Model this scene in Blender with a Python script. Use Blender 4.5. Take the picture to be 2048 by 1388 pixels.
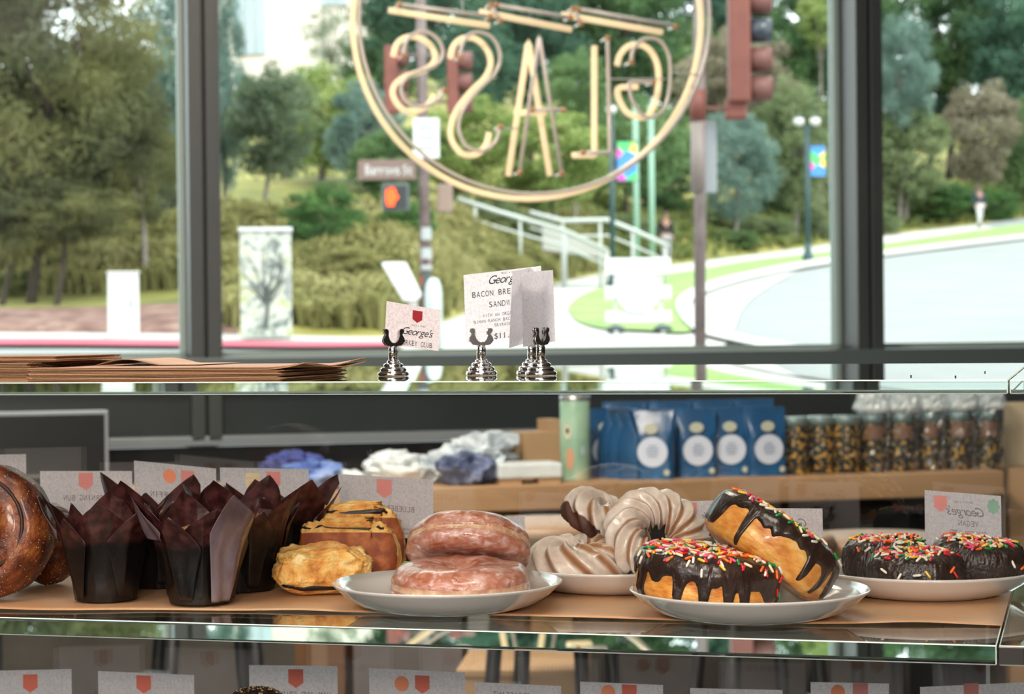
import bpy, bmesh, math, random
import numpy as np
from mathutils import Vector, Matrix, noise, Euler

for o in list(bpy.data.objects):
    bpy.data.objects.remove(o, do_unlink=True)
SC = bpy.context.scene
COL = SC.collection
PI = math.pi
rnd = random.Random(7)

# ------------------------------------------------------------------ camera
FPX, CX, CY = 4267.0, 1024.0, 694.0
EYE = 1.30
PITCH = math.atan(44.0 / FPX)
ROLL = -0.0100
CAMROT = Matrix.Rotation(PI / 2 - PITCH, 4, 'X') @ Matrix.Rotation(ROLL, 4, 'Z')
CAMM = Matrix.Translation((0, 0, EYE)) @ CAMROT
cam_d = bpy.data.cameras.new('camera')
cam = bpy.data.objects.new('camera', cam_d)
COL.objects.link(cam)
cam.matrix_world = CAMM
cam_d.sensor_width = 36.0
cam_d.lens = FPX / 2048.0 * 36.0
cam_d.clip_start, cam_d.clip_end = 0.05, 600
cam_d.dof.use_dof = True
cam_d.dof.focus_distance = 1.50
cam_d.dof.aperture_fstop = 17.0
SC.camera = cam

# ------------------------------------------------------------------ view, sky, lamps
SC.view_settings.view_transform = 'Standard'
SC.view_settings.look = 'None'
SC.view_settings.exposure = 0.08
SC.view_settings.gamma = 1.0
SC.view_settings.use_curve_mapping = False
SC.cycles.use_denoising = True
SC.cycles.max_bounces = 14
SC.cycles.transmission_bounces = 10
SC.cycles.transparent_max_bounces = 12
SC.cycles.glossy_bounces = 5
SC.cycles.diffuse_bounces = 4
SC.cycles.sample_clamp_indirect = 6.0

world = bpy.data.worlds.new('sky')
SC.world = world
world.use_nodes = True
wn = world.node_tree
wn.nodes['Background'].inputs[0].default_value = (0.92, 0.97, 0.98, 1)
wn.nodes['Background'].inputs[1].default_value = 4.0

def lamp(name, kind, loc, rot, energy, color, **kw):
    d = bpy.data.lights.new(name, kind)
    d.energy, d.color = energy, color
    for k, v in kw.items():
        setattr(d, k, v)
    o = bpy.data.objects.new(name, d)
    COL.objects.link(o)
    o.location, o.rotation_euler = loc, rot
    return o

lamp('sun', 'SUN', (0, 0, 30), (math.radians(38), math.radians(28), 0), 2.8, (1.0, 0.95, 0.86), angle=math.radians(12))
LC = (1.0, 0.86, 0.74)
lamp('ceiling_fill', 'AREA', (-2.2, -1.2, 3.3), (0, 0, 0), 60, LC, size=0.9)  # unseen ceiling lights, added as fill from the camera side
lamp('ceiling_fill', 'AREA', (0.0, 0.3, 3.3), (0, 0, 0), 40, LC, size=0.9)
lamp('ceiling_fill', 'AREA', (-0.6, 3.9, 3.3), (0, 0, 0), 130, LC, size=0.9)  # unseen, added to brighten the fronts along the counter
lamp('front_fill', 'POINT', (-.40, -2.0, 1.95), (0, 0, 0), 115, LC, shadow_soft_size=.14)  # unseen low lights behind the camera, added to brighten the cards
lamp('front_fill', 'POINT', (.30, -2.1, 1.95), (0, 0, 0), 115, LC, shadow_soft_size=.14)
# portals: no light of their own, they only guide the sampling of the sky through the windows
lamp('window_portal', 'AREA', (0, 6.75, 2.3), (math.radians(-90), 0, math.radians(14)), 1, (1, 1, 1), shape='RECTANGLE', size=11.0, size_y=2.3)
bpy.data.objects['window_portal'].data.cycles.is_portal = True
lamp('rear_window_portal', 'AREA', (-2.7, -3.35, 2.35), (math.radians(90), 0, 0), 1, (1, 1, 1), shape='RECTANGLE', size=6.6, size_y=1.9)
bpy.data.objects['rear_window_portal'].data.cycles.is_portal = True

# ------------------------------------------------------------------ projection
def ray(px, py):
    d = CAMROT.to_3x3() @ Vector(((px - CX) / FPX, -(py - CY) / FPX, -1.0))
    return d / d.y

def P(px, py, Y):
    return Vector((0, 0, EYE)) + ray(px, py) * Y

def proj(w):
    q = CAMM.inverted() @ Vector(w)
    return CX + FPX * q.x / -q.z, CY - FPX * q.y / -q.z

def at(px, Y, z):
    """point in pixel column px, at distance Y, at height z"""
    py = 650.0
    for _ in range(4):
        p = P(px, py, Y)
        p.z = z
        py = proj(p)[1]
    return p

def PL(px, py, org, nrm):
    d = ray(px, py)
    t = (Vector(org) - Vector((0, 0, EYE))).dot(nrm) / d.dot(nrm)
    return Vector((0, 0, EYE)) + d * t

# ------------------------------------------------------------------ materials
def lin(h):
    h = h.lstrip('#')
    r = []
    for i in (0, 2, 4):
        v = int(h[i:i + 2], 16) / 255
        r.append(v / 12.92 if v <= 0.04045 else ((v + 0.055) / 1.055) ** 2.4)
    return (r[0], r[1], r[2], 1.0)

MATS = {}
OUTK = 1.0      # dims the outdoor colours to balance the strong sky
def lo_(c, e=0):
    q_ = lin(c)
    return q_ if e else (q_[0] * OUTK, q_[1] * OUTK, q_[2] * OUTK, 1.0)

def mat(name, stops, scale=20.0, rough=0.6, bump=0.0, bscale=None, coat=0.0, spec=0.5, metal=0.0,
        detail=4.0, trans=0.0, ior=1.5, sss=0.0, coords='Object', stretch=(1, 1, 1), emit=0.0, alpha=None, sheen=0.0, dist=0.0):
    if name in MATS:
        return MATS[name]
    if isinstance(stops, str):
        stops = [(0.0, stops)]
    m = bpy.data.materials.new(name)
    m.use_nodes = True
    nt = m.node_tree
    b = nt.nodes['Principled BSDF']
    b.inputs['Roughness'].default_value = rough
    b.inputs['Metallic'].default_value = metal
    b.inputs['Specular IOR Level'].default_value = spec
    b.inputs['IOR'].default_value = ior
    b.inputs['Transmission Weight'].default_value = trans
    b.inputs['Coat Weight'].default_value = coat
    b.inputs['Coat Roughness'].default_value = 0.12
    b.inputs['Sheen Weight'].default_value = sheen
    if sss:
        b.inputs['Subsurface Weight'].default_value = sss
        b.inputs['Subsurface Radius'].default_value = (1.0, 0.5, 0.3)
        b.inputs['Subsurface Scale'].default_value = 0.004
    if alpha is not None:
        b.inputs['Alpha'].default_value = alpha
    tc = nt.nodes.new('ShaderNodeTexCoord')
    mp = nt.nodes.new('ShaderNodeMapping')
    mp.inputs['Scale'].default_value = stretch
    nt.links.new(tc.outputs[coords], mp.inputs[0])
    n = nt.nodes.new('ShaderNodeTexNoise')
    n.inputs['Scale'].default_value = scale
    n.inputs['Detail'].default_value = detail
    n.inputs['Distortion'].default_value = dist
    nt.links.new(mp.outputs[0], n.inputs['Vector'])
    if len(stops) == 1:
        b.inputs['Base Color'].default_value = lo_(stops[0][1], emit)
    else:
        r = nt.nodes.new('ShaderNodeValToRGB')
        el = r.color_ramp.elements
        while len(el) < len(stops):
            el.new(0.5)
        for e, (p, c) in zip(el, stops):
            e.position, e.color = p, lo_(c, emit)
        nt.links.new(n.outputs['Fac'], r.inputs[0])
        nt.links.new(r.outputs[0], b.inputs['Base Color'])
    if emit:
        b.inputs['Emission Color'].default_value = lin(stops[0][1])
        b.inputs['Emission Strength'].default_value = emit
    if bump:
        bp = nt.nodes.new('ShaderNodeBump')
        bp.inputs['Strength'].default_value = 1.0
        bp.inputs['Distance'].default_value = bump
        if bscale:
            n2 = nt.nodes.new('ShaderNodeTexNoise')
            n2.inputs['Scale'].default_value = bscale
            n2.inputs['Detail'].default_value = 3.0
            nt.links.new(mp.outputs[0], n2.inputs['Vector'])
            nt.links.new(n2.outputs['Fac'], bp.inputs['Height'])
        else:
            nt.links.new(n.outputs['Fac'], bp.inputs['Height'])
        nt.links.new(bp.outputs[0], b.inputs['Normal'])
    MATS[name] = m
    return m

def thin_glass(name, tint, refl=1.0, rough=0.0):
    """thin pane: Fresnel mix of clear transparency and mirror reflection"""
    if name in MATS:
        return MATS[name]
    m = bpy.data.materials.new(name)
    m.use_nodes = True
    nt = m.node_tree
    nt.nodes.clear()
    out = nt.nodes.new('ShaderNodeOutputMaterial')
    mix = nt.nodes.new('ShaderNodeMixShader')
    fr = nt.nodes.new('ShaderNodeFresnel')
    fr.inputs[0].default_value = 1.5
    mul = nt.nodes.new('ShaderNodeMath')
    mul.operation = 'MULTIPLY'
    mul.inputs[1].default_value = refl
    tr = nt.nodes.new('ShaderNodeBsdfTransparent')
    tr.inputs[0].default_value = tint
    gl = nt.nodes.new('ShaderNodeBsdfGlossy')
    gl.inputs['Roughness'].default_value = rough
    nt.links.new(fr.outputs[0], mul.inputs[0])
    nt.links.new(mul.outputs[0], mix.inputs[0])
    nt.links.new(tr.outputs[0], mix.inputs[1])
    nt.links.new(gl.outputs[0], mix.inputs[2])
    nt.links.new(mix.outputs[0], out.inputs[0])
    MATS[name] = m
    return m

def leaf_mat(name, stops, transl=0.35, scale=0.9):
    if name in MATS:
        return MATS[name]
    m = bpy.data.materials.new(name)
    m.use_nodes = True
    nt = m.node_tree
    nt.nodes.clear()
    out = nt.nodes.new('ShaderNodeOutputMaterial')
    mix = nt.nodes.new('ShaderNodeMixShader')
    mix.inputs[0].default_value = transl
    d = nt.nodes.new('ShaderNodeBsdfDiffuse')
    t = nt.nodes.new('ShaderNodeBsdfTranslucent')
    tc = nt.nodes.new('ShaderNodeTexCoord')
    n = nt.nodes.new('ShaderNodeTexNoise')
    n.inputs['Scale'].default_value = scale
    n.inputs['Detail'].default_value = 5.0
    nt.links.new(tc.outputs['Object'], n.inputs['Vector'])
    r = nt.nodes.new('ShaderNodeValToRGB')
    el = r.color_ramp.elements
    while len(el) < len(stops):
        el.new(0.5)
    for e, (p, c) in zip(el, stops):
        cc = lin(c)
        e.position, e.color = p, [(cc[i] * .84 + (.38, .42, .36)[i] * .16) * .6 for i in range(3)] + [1]  # distance haze painted in as pale grey green, then dimmed against the sky
    nt.links.new(n.outputs['Fac'], r.inputs[0])
    nt.links.new(r.outputs[0], d.inputs[0])
    nt.links.new(r.outputs[0], t.inputs[0])
    nt.links.new(d.outputs[0], mix.inputs[1])
    nt.links.new(t.outputs[0], mix.inputs[2])
    nt.links.new(mix.outputs[0], out.inputs[0])
    MATS[name] = m
    return m

# ------------------------------------------------------------------ mesh helpers
class MB:
    def __init__(self):
        self.v, self.f, self.m = [], [], []
    def add(self, vs, fs, mi=0, M=None):
        b = len(self.v)
        self.v += [tuple(M @ Vector(v)) if M is not None else tuple(v) for v in vs]
        self.f += [tuple(i + b for i in f) for f in fs]
        self.m += [mi] * len(fs)
        return self
    def box(self, c, s, M=None, mi=0):
        cx, cy, cz = c
        x, y, z = s[0] / 2, s[1] / 2, s[2] / 2
        vs = [(cx + i * x, cy + j * y, cz + k * z) for i in (-1, 1) for j in (-1, 1) for k in (-1, 1)]
        fs = [(0, 1, 3, 2), (4, 6, 7, 5), (0, 4, 5, 1), (2, 3, 7, 6), (0, 2, 6, 4), (1, 5, 7, 3)]
        return self.add(vs, fs, mi, M)
    def lathe(self, prof, n=24, M=None, mi=0, cap=True):
        vs, fs = [], []
        for r, z in prof:
            for i in range(n):
                a = 2 * PI * i / n
                vs.append((r * math.cos(a), r * math.sin(a), z))
        for k in range(len(prof) - 1):
            for i in range(n):
                j = (i + 1) % n
                fs.append((k * n + i, k * n + j, (k + 1) * n + j, (k + 1) * n + i))
        if cap:
            if prof[0][0] > 1e-6:
                fs.append(tuple(range(n))[::-1])
            if prof[-1][0] > 1e-6:
                fs.append(tuple((len(prof) - 1) * n + i for i in range(n)))
        return self.add(vs, fs, mi, M)
    def tube(self, pts, r, n=8, mi=0, closed=False, M=None):
        pts = [Vector(p) for p in pts]
        N = len(pts)
        rs = r if isinstance(r, (list, tuple)) else [r] * N
        vs, fs = [], []
        up = None
        for k, p in enumerate(pts):
            if closed:
                t = pts[(k + 1) % N] - pts[k - 1]
            else:
                t = pts[min(k + 1, N - 1)] - pts[max(k - 1, 0)]
            t.normalize()
            if up is None:
                up = Vector((0, 0, 1)) if abs(t.z) < 0.9 else Vector((1, 0, 0))
            a = t.cross(up)
            if a.length < 1e-5:
                a = t.orthogonal()
            a.normalize()
            up = a.cross(t).normalized()
            for i in range(n):
                an = 2 * PI * i / n
                vs.append(p + (a * math.cos(an) + up * math.sin(an)) * rs[k])
        K = N if closed else N - 1
        for k in range(K):
            k2 = (k + 1) % N
            for i in range(n):
                j = (i + 1) % n
                fs.append((k * n + i, k * n + j, k2 * n + j, k2 * n + i))
        if not closed:
            fs.append(tuple(range(n))[::-1])
            fs.append(tuple((N - 1) * n + i for i in range(n)))
        return self.add(vs, fs, mi, M)
    def prism(self, outline, y0, y1, mi=0, M=None):
        """outline in the x z plane, extruded in y"""
        n = len(outline)
        vs = [(x, y0, z) for x, z in outline] + [(x, y1, z) for x, z in outline]
        fs = [tuple(range(n)), tuple(range(2 * n - 1, n - 1, -1))]
        fs += [(i, i + n, (i + 1) % n + n, (i + 1) % n) for i in range(n)]
        return self.add(vs, fs, mi, M)
    def sphere(self, c, r, n=12, mi=0, sc=(1, 1, 1), M=None):
        prof = [(math.sin(PI * k / n), -math.cos(PI * k / n)) for k in range(n + 1)]
        T = Matrix.Translation(c) @ Matrix.Diagonal((r * sc[0], r * sc[1], r * sc[2], 1))
        return self.lathe(prof, n * 2, (M @ T) if M is not None else T, mi, cap=False)
    def grid(self, fn, nu, nv, wrapu=False, wrapv=False, mi=0, M=None):
        vs = [fn(i / (nu if wrapu else nu - 1), j / (nv if wrapv else nv - 1)) for i in range(nu) for j in range(nv)]
        fs = []
        for i in range(nu if wrapu else nu - 1):
            for j in range(nv if wrapv else nv - 1):
                a, b = (i + 1) % nu, (j + 1) % nv
                fs.append((i * nv + j, a * nv + j, a * nv + b, i * nv + b))
        return self.add(vs, fs, mi, M)
    def mesh(self, name, smooth=True, fix=True):
        me = bpy.data.meshes.new(name)
        me.from_pydata(self.v, [], self.f)
        me.polygons.foreach_set('material_index', self.m)
        if fix:
            bm = bmesh.new()
            bm.from_mesh(me)
            bmesh.ops.recalc_face_normals(bm, faces=bm.faces)
            bm.to_mesh(me)
            bm.free()
        if smooth:
            me.polygons.foreach_set('use_smooth', [True] * len(me.polygons))
        me.update()
        return me
    def build(self, name, mats, parent=None, smooth=False, loc=None, M=None, bevel=0.0, fix=True, sub=0, solid=0.0, seg=2):
        me = self.mesh(name, smooth, fix)
        return link(name, me, mats, parent, loc, M, bevel, sub, solid, seg, smooth)

def link(name, me, mats, parent=None, loc=None, M=None, bevel=0.0, sub=0, solid=0.0, seg=2, smooth=False):
    if not isinstance(mats, (list, tuple)):
        mats = [mats]
    if len(me.materials) == 0:
        for m in mats:
            me.materials.append(m)
    o = bpy.data.objects.new(name, me)
    COL.objects.link(o)
    if parent is not None:
        o.parent = parent
    if loc is not None:
        o.location = loc
    if M is not None:
        o.matrix_local = M
    if solid:
        k = o.modifiers.new('solid', 'SOLIDIFY')
        k.thickness, k.offset = solid, 0
    if bevel:
        k = o.modifiers.new('bevel', 'BEVEL')
        k.width, k.segments, k.limit_method = bevel, seg, 'ANGLE'
        k.angle_limit = math.radians(35)
        if len(me.materials) > 1 and me.materials[1].name.startswith('ground glass'):
            k.material = 1
    if sub:
        k = o.modifiers.new('sub', 'SUBSURF')
        k.levels = k.render_levels = sub
    return o

def tag(o, label=None, cat=None, group=None, kind=None):
    if label: o['label'] = label
    if cat: o['category'] = cat
    if group: o['group'] = group
    if kind: o['kind'] = kind
    return o

def thing(name, label, cat, loc=(0, 0, 0), rotz=0.0, group=None, M=None):
    o = bpy.data.objects.new(name, None)
    o.empty_display_size = 0.05
    COL.objects.link(o)
    if M is not None:
        o.matrix_world = M
    else:
        o.location, o.rotation_euler = loc, (0, 0, rotz)
    return tag(o, label, cat, group)

def dup(root, label=None, group=None, M=None, loc=None, rotz=None):
    def cp(o, par):
        c = o.copy()
        COL.objects.link(c)
        if par is not None:
            c.parent = par
        for ch in kids.get(o.name, ()):
            cp(ch, c)
        return c
    kids = {}
    for o in list(COL.objects):
        if o.parent:
            kids.setdefault(o.parent.name, []).append(o)
    r = cp(root, None)
    if label: r['label'] = label
    if group: r['group'] = group
    if M is not None: r.matrix_world = M
    if loc is not None: r.location = loc
    if rotz is not None: r.rotation_euler = (0, 0, rotz)
    return r

def spline(pts, k=6, closed=False):
    """Catmull-Rom through the points"""
    n = len(pts)
    out = []
    rng = n if closed else n - 1
    g = (lambda i: Vector(pts[i % n])) if closed else (lambda i: Vector(pts[max(0, min(n - 1, i))]))
    for i in range(rng):
        a, b, c, d = g(i - 1), g(i), g(i + 1), g(i + 2)
        for s in range(k):
            t = s / k
            out.append(0.5 * ((2 * b) + (c - a) * t + (2 * a - 5 * b + 4 * c - d) * t * t + (3 * b - a - 3 * c + d) * t ** 3))
    if not closed:
        out.append(Vector(pts[-1]))
    return out

def nz(x, y, z, s=1.0):
    return noise.noise(Vector((x * s, y * s, z * s)))

# ------------------------------------------------------------------ lettering
GLY = {}
def glyph(ch):
    if ch in GLY:
        return GLY[ch]
    cu = bpy.data.curves.new('glyph', 'FONT')
    cu.body = ch
    cu.size = 1.0
    cu.resolution_u = 3
    o = bpy.data.objects.new('glyph', cu)
    COL.objects.link(o)
    dg = bpy.context.evaluated_depsgraph_get()
    me = bpy.data.meshes.new_from_object(o.evaluated_get(dg))
    vs = [(v.co.x, v.co.y) for v in me.vertices]
    fs = [tuple(p.vertices) for p in me.polygons]
    bpy.data.objects.remove(o)
    bpy.data.curves.remove(cu)
    bpy.data.meshes.remove(me)
    if vs:
        x0, x1 = min(v[0] for v in vs), max(v[0] for v in vs)
    else:
        x0 = x1 = 0
    GLY[ch] = (vs, fs, x0, x1)
    return GLY[ch]

def put_text(mb, s, xc, yc, cap, pitch, F, mirror=False, script=False, tilt=0.0, mi=0, wmax=1.0):
    """F(x, y) maps card pixels (y down) to a point. mono pitch, or joined slanted script"""
    sg = -1 if mirror else 1
    k = cap / 0.70
    if script:
        ws = [(glyph(c)[3] - glyph(c)[2]) * k * 0.92 + cap * 0.02 for c in s]
        tot = sum(ws)
        x = -tot / 2
        for c, w in zip(s, ws):
            vs, fs, x0, x1 = glyph(c)
            pts = []
            for vx, vy in vs:
                lx = x + (vx - x0) * k * 0.92 + vy * k * 0.38
                ly = vy * k
                pts.append(F(xc + sg * lx, yc + cap / 2 - ly + tilt * sg * lx))
            mb.add(pts, fs, mi)
            x += w
    else:
        n = len(s)
        for i, c in enumerate(s):
            if c == ' ':
                continue
            vs, fs, x0, x1 = glyph(c)
            w = (x1 - x0) * k
            q = min(1.0, pitch * 0.80 * wmax / w) if w > 0 else 1
            cx = (i - (n - 1) / 2) * pitch
            pts = []
            for vx, vy in vs:
                lx = cx + (vx - (x0 + x1) / 2) * k * q
                pts.append(F(xc + sg * lx, yc + cap / 2 - vy * k + tilt * sg * lx))
            mb.add(pts, fs, mi)
# ================================================================== the room
WY = math.radians(14.0)
WU = Vector((math.cos(WY), math.sin(WY), 0))      # along the window wall, to the right
WN = Vector((-math.sin(WY), math.cos(WY), 0))     # outwards
WO = Vector((0, 6.5, 0))                          # a point of the frames' inner face
WM = Matrix.Translation(WO) @ Matrix.Rotation(WY, 4, 'Z')

m_frame = mat('dark grey painted aluminium', [(0.3, '#3c4141'), (0.7, '#444949')], 3, rough=0.42)
m_span = mat('dark grey opaque panel', [(0.3, '#252c2d'), (0.7, '#2c3435')], 2, rough=0.35)
m_black = mat('black panel', [(0.3, '#15171a'), (0.7, '#1d1f22')], 3, rough=0.5)
m_conc = mat('grey brown concrete', [(0.3, '#57524c'), (0.7, '#6b655e')], 6, rough=0.85, bump=0.002, detail=8)
m_bar = mat('pale grey metal', '#8b9298', rough=0.35)
m_paint = mat('charcoal wall paint', [(0.4, '#3a3a3b'), (0.6, '#424243')], 2, rough=0.8)
m_ceil = mat('dark ceiling paint', [(0.4, '#a5a19c'), (0.6, '#b0aca7')], 2, rough=0.9)
m_pane = thin_glass('window glass', (0.94, 0.975, 0.965, 1), 1.0)

def winx(px, py):
    p = PL(px, py, WO, WN)
    return (p - WO).dot(WU), p.z

def struct(o):
    o['kind'] = 'structure'
    return o

# floor, ceiling, side and rear walls
FX = 6.0
def wallY(x):
    return 6.5 + x * math.tan(WY)
mb = MB()
mb.add([(-FX, -3.2, -0.1), (FX, -3.2, -0.1), (FX, wallY(FX) + .1, -0.1), (-FX, wallY(-FX) + .1, -0.1),
        (-FX, -3.2, 0), (FX, -3.2, 0), (FX, wallY(FX) + .1, 0), (-FX, wallY(-FX) + .1, 0)],
       [(0, 3, 2, 1), (4, 5, 6, 7), (0, 1, 5, 4), (1, 2, 6, 5), (2, 3, 7, 6), (3, 0, 4, 7)])
struct(mb.build('floor', m_conc))
mb = MB()
mb.add([(-FX, -3.2, 3.4), (FX, -3.2, 3.4), (FX, wallY(FX) + .3, 3.4), (-FX, wallY(-FX) + .3, 3.4),
        (-FX, -3.2, 3.5), (FX, -3.2, 3.5), (FX, wallY(FX) + .3, 3.5), (-FX, wallY(-FX) + .3, 3.5)],
       [(0, 3, 2, 1), (4, 5, 6, 7), (0, 1, 5, 4), (1, 2, 6, 5), (2, 3, 7, 6), (3, 0, 4, 7)])
struct(mb.build('ceiling', m_ceil))
struct(MB().box((-FX - .05, 0.9, 1.7), (.1, 8.2, 3.4)).build('wall_left', m_paint))
struct(MB().box((FX + .05, 2.4, 1.7), (.1, 11.2, 3.4)).build('wall_right', m_paint))
# high glazing in the rear wall, left of the camera
struct(MB().box((0, -3.25, .70), (2 * FX + .2, .1, 1.4)).build('wall_rear', m_paint))
struct(MB().box((3.35, -3.25, 2.4), (5.5, .1, 2.0)).build('wall_rear', m_paint))
struct(MB().box((-2.7, -3.25, 2.35), (6.6, .012, 1.9)).build('window_9', m_pane))
for i in range(4):
    struct(MB().box((-5.95 + i * 2.18, -3.25, 2.35), (.07, .14, 1.9)).build('trim_%d' % (i + 20), m_frame))
struct(MB().box((-2.7, -3.25, 3.35), (6.6, .12, .1)).build('trim_27', m_frame))
struct(MB().box((0, -14.5, -.05), (60, 22, .1)).build('rear_pavement', mat('pale paving', '#b5b1aa', rough=.9)))

# curtain wall: local x along, y outwards, z up
zs = (winx(700, 713)[1] + winx(1300, 703)[1]) / 2     # glass starts here
zr = zs - 0.062                                        # lower edge of the sill rail
zb = winx(550, 879)[1]                                 # pale bar
zk = 0.52                                              # concrete upstand
ML = winx(397, 0)[0], winx(411, 700)[0]
mull = []
xl = (winx(383, 700)[0] + winx(441, 700)[0]) / 2
xr = (winx(1717, 690)[0] + winx(1764, 690)[0]) / 2
MW = 0.092
step = xr - xl
mulls = [xl - 2 * step, xl - step, xl, xr, xr + step]
struct(MB().box((0, .10, zk / 2), (13, .30, zk)).build('wall_front', m_conc, M=WM))
struct(MB().box((0, .08, (zk + zb - .02) / 2), (13, .06, zb - .02 - zk)).build('wall_front', m_black, M=WM))
struct(MB().box((0, .07, (zb + zr) / 2), (13, .05, zr - zb)).build('wall_front', m_span, M=WM))
struct(MB().box((0, .02, zb), (13, .06, .028)).build('trim_1', m_bar, M=WM, bevel=.003))
struct(MB().box((0, .06, (zs + zr) / 2), (13, .17, zs - zr)).build('trim_2', mat('blue grey sill rail', '#566263', rough=.4), M=WM, bevel=.003))
struct(MB().box((0, .10, 3.35), (13, .2, .12)).build('trim_3', m_frame, M=WM))
edges = [-6.4] + mulls + [6.4]
for i in range(len(edges) - 1):
    a = edges[i] + (MW / 2 if i else 0)
    b = edges[i + 1] - (MW / 2 if i < len(edges) - 2 else 0)
    w = struct(MB().box(((a + b) / 2, .16, (zs + 3.3) / 2), (b - a, .012, 3.3 - zs)).build('window_%d' % (i + 1), m_pane, M=WM))
    # slim inner stops around the pane
    f = MB()
    for xx in (a + .008, b - .008):
        f.box((xx, .15, (zs + 3.3) / 2), (.016, .05, 3.3 - zs))
    f.box(((a + b) / 2, .15, zs + .008), (b - a, .05, .016))
    f.build('window_frame', mat('pale grey green gasket', '#8fa09a', rough=.5), w)
for i, x in enumerate(mulls):
    f = MB()
    for s in (-1, 1):
        f.box((x + s * (MW / 4 + .002), .10, (3.3 + zb) / 2), (MW / 2 - .006, .22, 3.3 - zb))
    f.box((x, .12, (3.3 + zb) / 2), (.012, .16, 3.3 - zb))
    struct(f.build('trim_%d' % (i + 4), m_frame, M=WM, bevel=.002))

# ------------------------------------------------------------------ neon sign on the middle window
GL = WO + WN * .150        # just inside the pane
TU = WO + WN * .075        # plane of the tubes
m_tube_refl = mat('cream tube reflection', '#f7dcb0', rough=.4, emit=0.62)  # reflection of the lit tubes in the pane, drawn as glowing strokes
m_tube = mat('pale glass tube', [(.3, '#f4e6da'), (.7, '#e6e0d8')], 6, rough=.25, spec=.8, coat=.6)
m_cap = mat('copper coloured tube end', '#d8a77a', rough=.25, metal=.4)
sign = thing('neon_sign', 'round tube sign reading GLASS back to front, hanging in middle window', 'sign', M=Matrix.Translation(WO + WN * .1 + Vector((0, 0, 1.4))))
SI = sign.matrix_world.inverted()
def q(c):
    return [(680 + x * .3906, y * .3906) for x, y in c]
S1 = q([(325, 285), (330, 240), (350, 195), (400, 165), (450, 165), (500, 200), (525, 250), (520, 300), (480, 340), (400, 370), (340, 400), (315, 440), (320, 490), (350, 530), (400, 545), (450, 540), (500, 510), (530, 460)])
S1c = q([(272, 290), (290, 230), (330, 195), (390, 190), (450, 220), (485, 270), (480, 320), (430, 360), (340, 390), (285, 430), (270, 480), (300, 540), (350, 570), (420, 560), (465, 520), (482, 485)])
S2 = q([(615, 295), (625, 230), (660, 180), (710, 165), (770, 185), (810, 240), (820, 310), (790, 380), (720, 450), (650, 530), (615, 600), (610, 670), (640, 740), (690, 770), (750, 765), (800, 720), (820, 650)])
S2c = q([(566, 300), (580, 240), (620, 200), (680, 195), (730, 225), (765, 280), (770, 340), (740, 400), (670, 470), (600, 560), (570, 640), (570, 710), (610, 775), (660, 795), (710, 785), (750, 740), (765, 680)])
G1 = q([(1492, 320), (1500, 260), (1540, 210), (1600, 195), (1650, 220), (1685, 290), (1692, 400), (1680, 500), (1650, 570), (1600, 600), (1550, 590), (1505, 530), (1485, 470), (1487, 422), (1545, 420), (1605, 424)])
G1c = q([(1420, 335), (1435, 280), (1480, 235), (1540, 230), (1590, 260), (1625, 330), (1632, 430), (1615, 520), (1580, 590), (1530, 600), (1470, 575), (1430, 510), (1425, 455), (1470, 445), (1525, 445)])
def seg(*p):
    return ('seg', q(list(p)))
ribs = []
def circ(cx, cy, rx, ry, n=96):
    return [(cx + rx * math.cos(2 * PI * i / n), cy + ry * math.sin(2 * PI * i / n)) for i in range(n)]
strokes = [  # name, tube polylines, polylines of their reflection in the pane
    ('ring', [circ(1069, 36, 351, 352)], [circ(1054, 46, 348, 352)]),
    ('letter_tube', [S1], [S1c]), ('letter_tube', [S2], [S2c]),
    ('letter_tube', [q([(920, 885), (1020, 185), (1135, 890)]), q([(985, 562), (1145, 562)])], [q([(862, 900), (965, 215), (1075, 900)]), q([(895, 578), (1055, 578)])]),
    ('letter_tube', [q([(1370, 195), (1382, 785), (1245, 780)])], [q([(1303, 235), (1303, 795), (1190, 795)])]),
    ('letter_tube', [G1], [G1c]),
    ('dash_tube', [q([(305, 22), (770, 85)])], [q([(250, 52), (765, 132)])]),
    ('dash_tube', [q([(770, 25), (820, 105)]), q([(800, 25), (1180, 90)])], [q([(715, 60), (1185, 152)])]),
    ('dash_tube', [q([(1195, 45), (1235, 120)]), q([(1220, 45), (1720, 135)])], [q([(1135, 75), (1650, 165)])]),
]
for nm, tubes, refls in strokes:
    t, b = MB(), MB()
    for pl in tubes:
        cl = nm == 'ring'
        pts = pl if cl or len(pl) < 5 else [tuple(v) for v in spline([(x, y, 0) for x, y in pl], 5)]
        w = [SI @ PL(p[0], p[1], TU, WN) for p in pts]
        if len(w) == 3:
            w = [w[0], w[0].lerp(w[1], .98), w[1], w[1].lerp(w[2], .02), w[2]]
        t.tube(w, .0062, 8, closed=cl)
        if not cl:
            for e in (w[0], w[-1]):
                t.sphere(e, .0100, 6, mi=1)
                t.tube([e, e + Vector(SI.to_3x3() @ (WN * .07))], .0035, 6)
    for pl in refls:
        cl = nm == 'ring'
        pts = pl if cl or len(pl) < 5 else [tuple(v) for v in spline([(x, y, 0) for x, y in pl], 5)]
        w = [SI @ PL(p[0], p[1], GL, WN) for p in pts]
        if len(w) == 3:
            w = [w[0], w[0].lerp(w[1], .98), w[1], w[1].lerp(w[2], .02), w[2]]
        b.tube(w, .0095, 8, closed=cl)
    to = t.build(nm, [m_tube, m_cap], sign, smooth=True)
    b.build('tube_reflection', m_tube_refl, to, smooth=True)
for a, b in [((1215, 158), (1330, 158)), ((1345, 145), (1400, 150)), ((1000, 257), (1036, 257)), ((925, 0), (925, 22))]:
    MB().tube([SI @ PL(a[0], a[1], TU, WN), SI @ PL(b[0], b[1], TU, WN)], .003, 6).build('wire_support', mat('clear grey wire', '#c8cdc8', rough=.3), sign)

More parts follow.
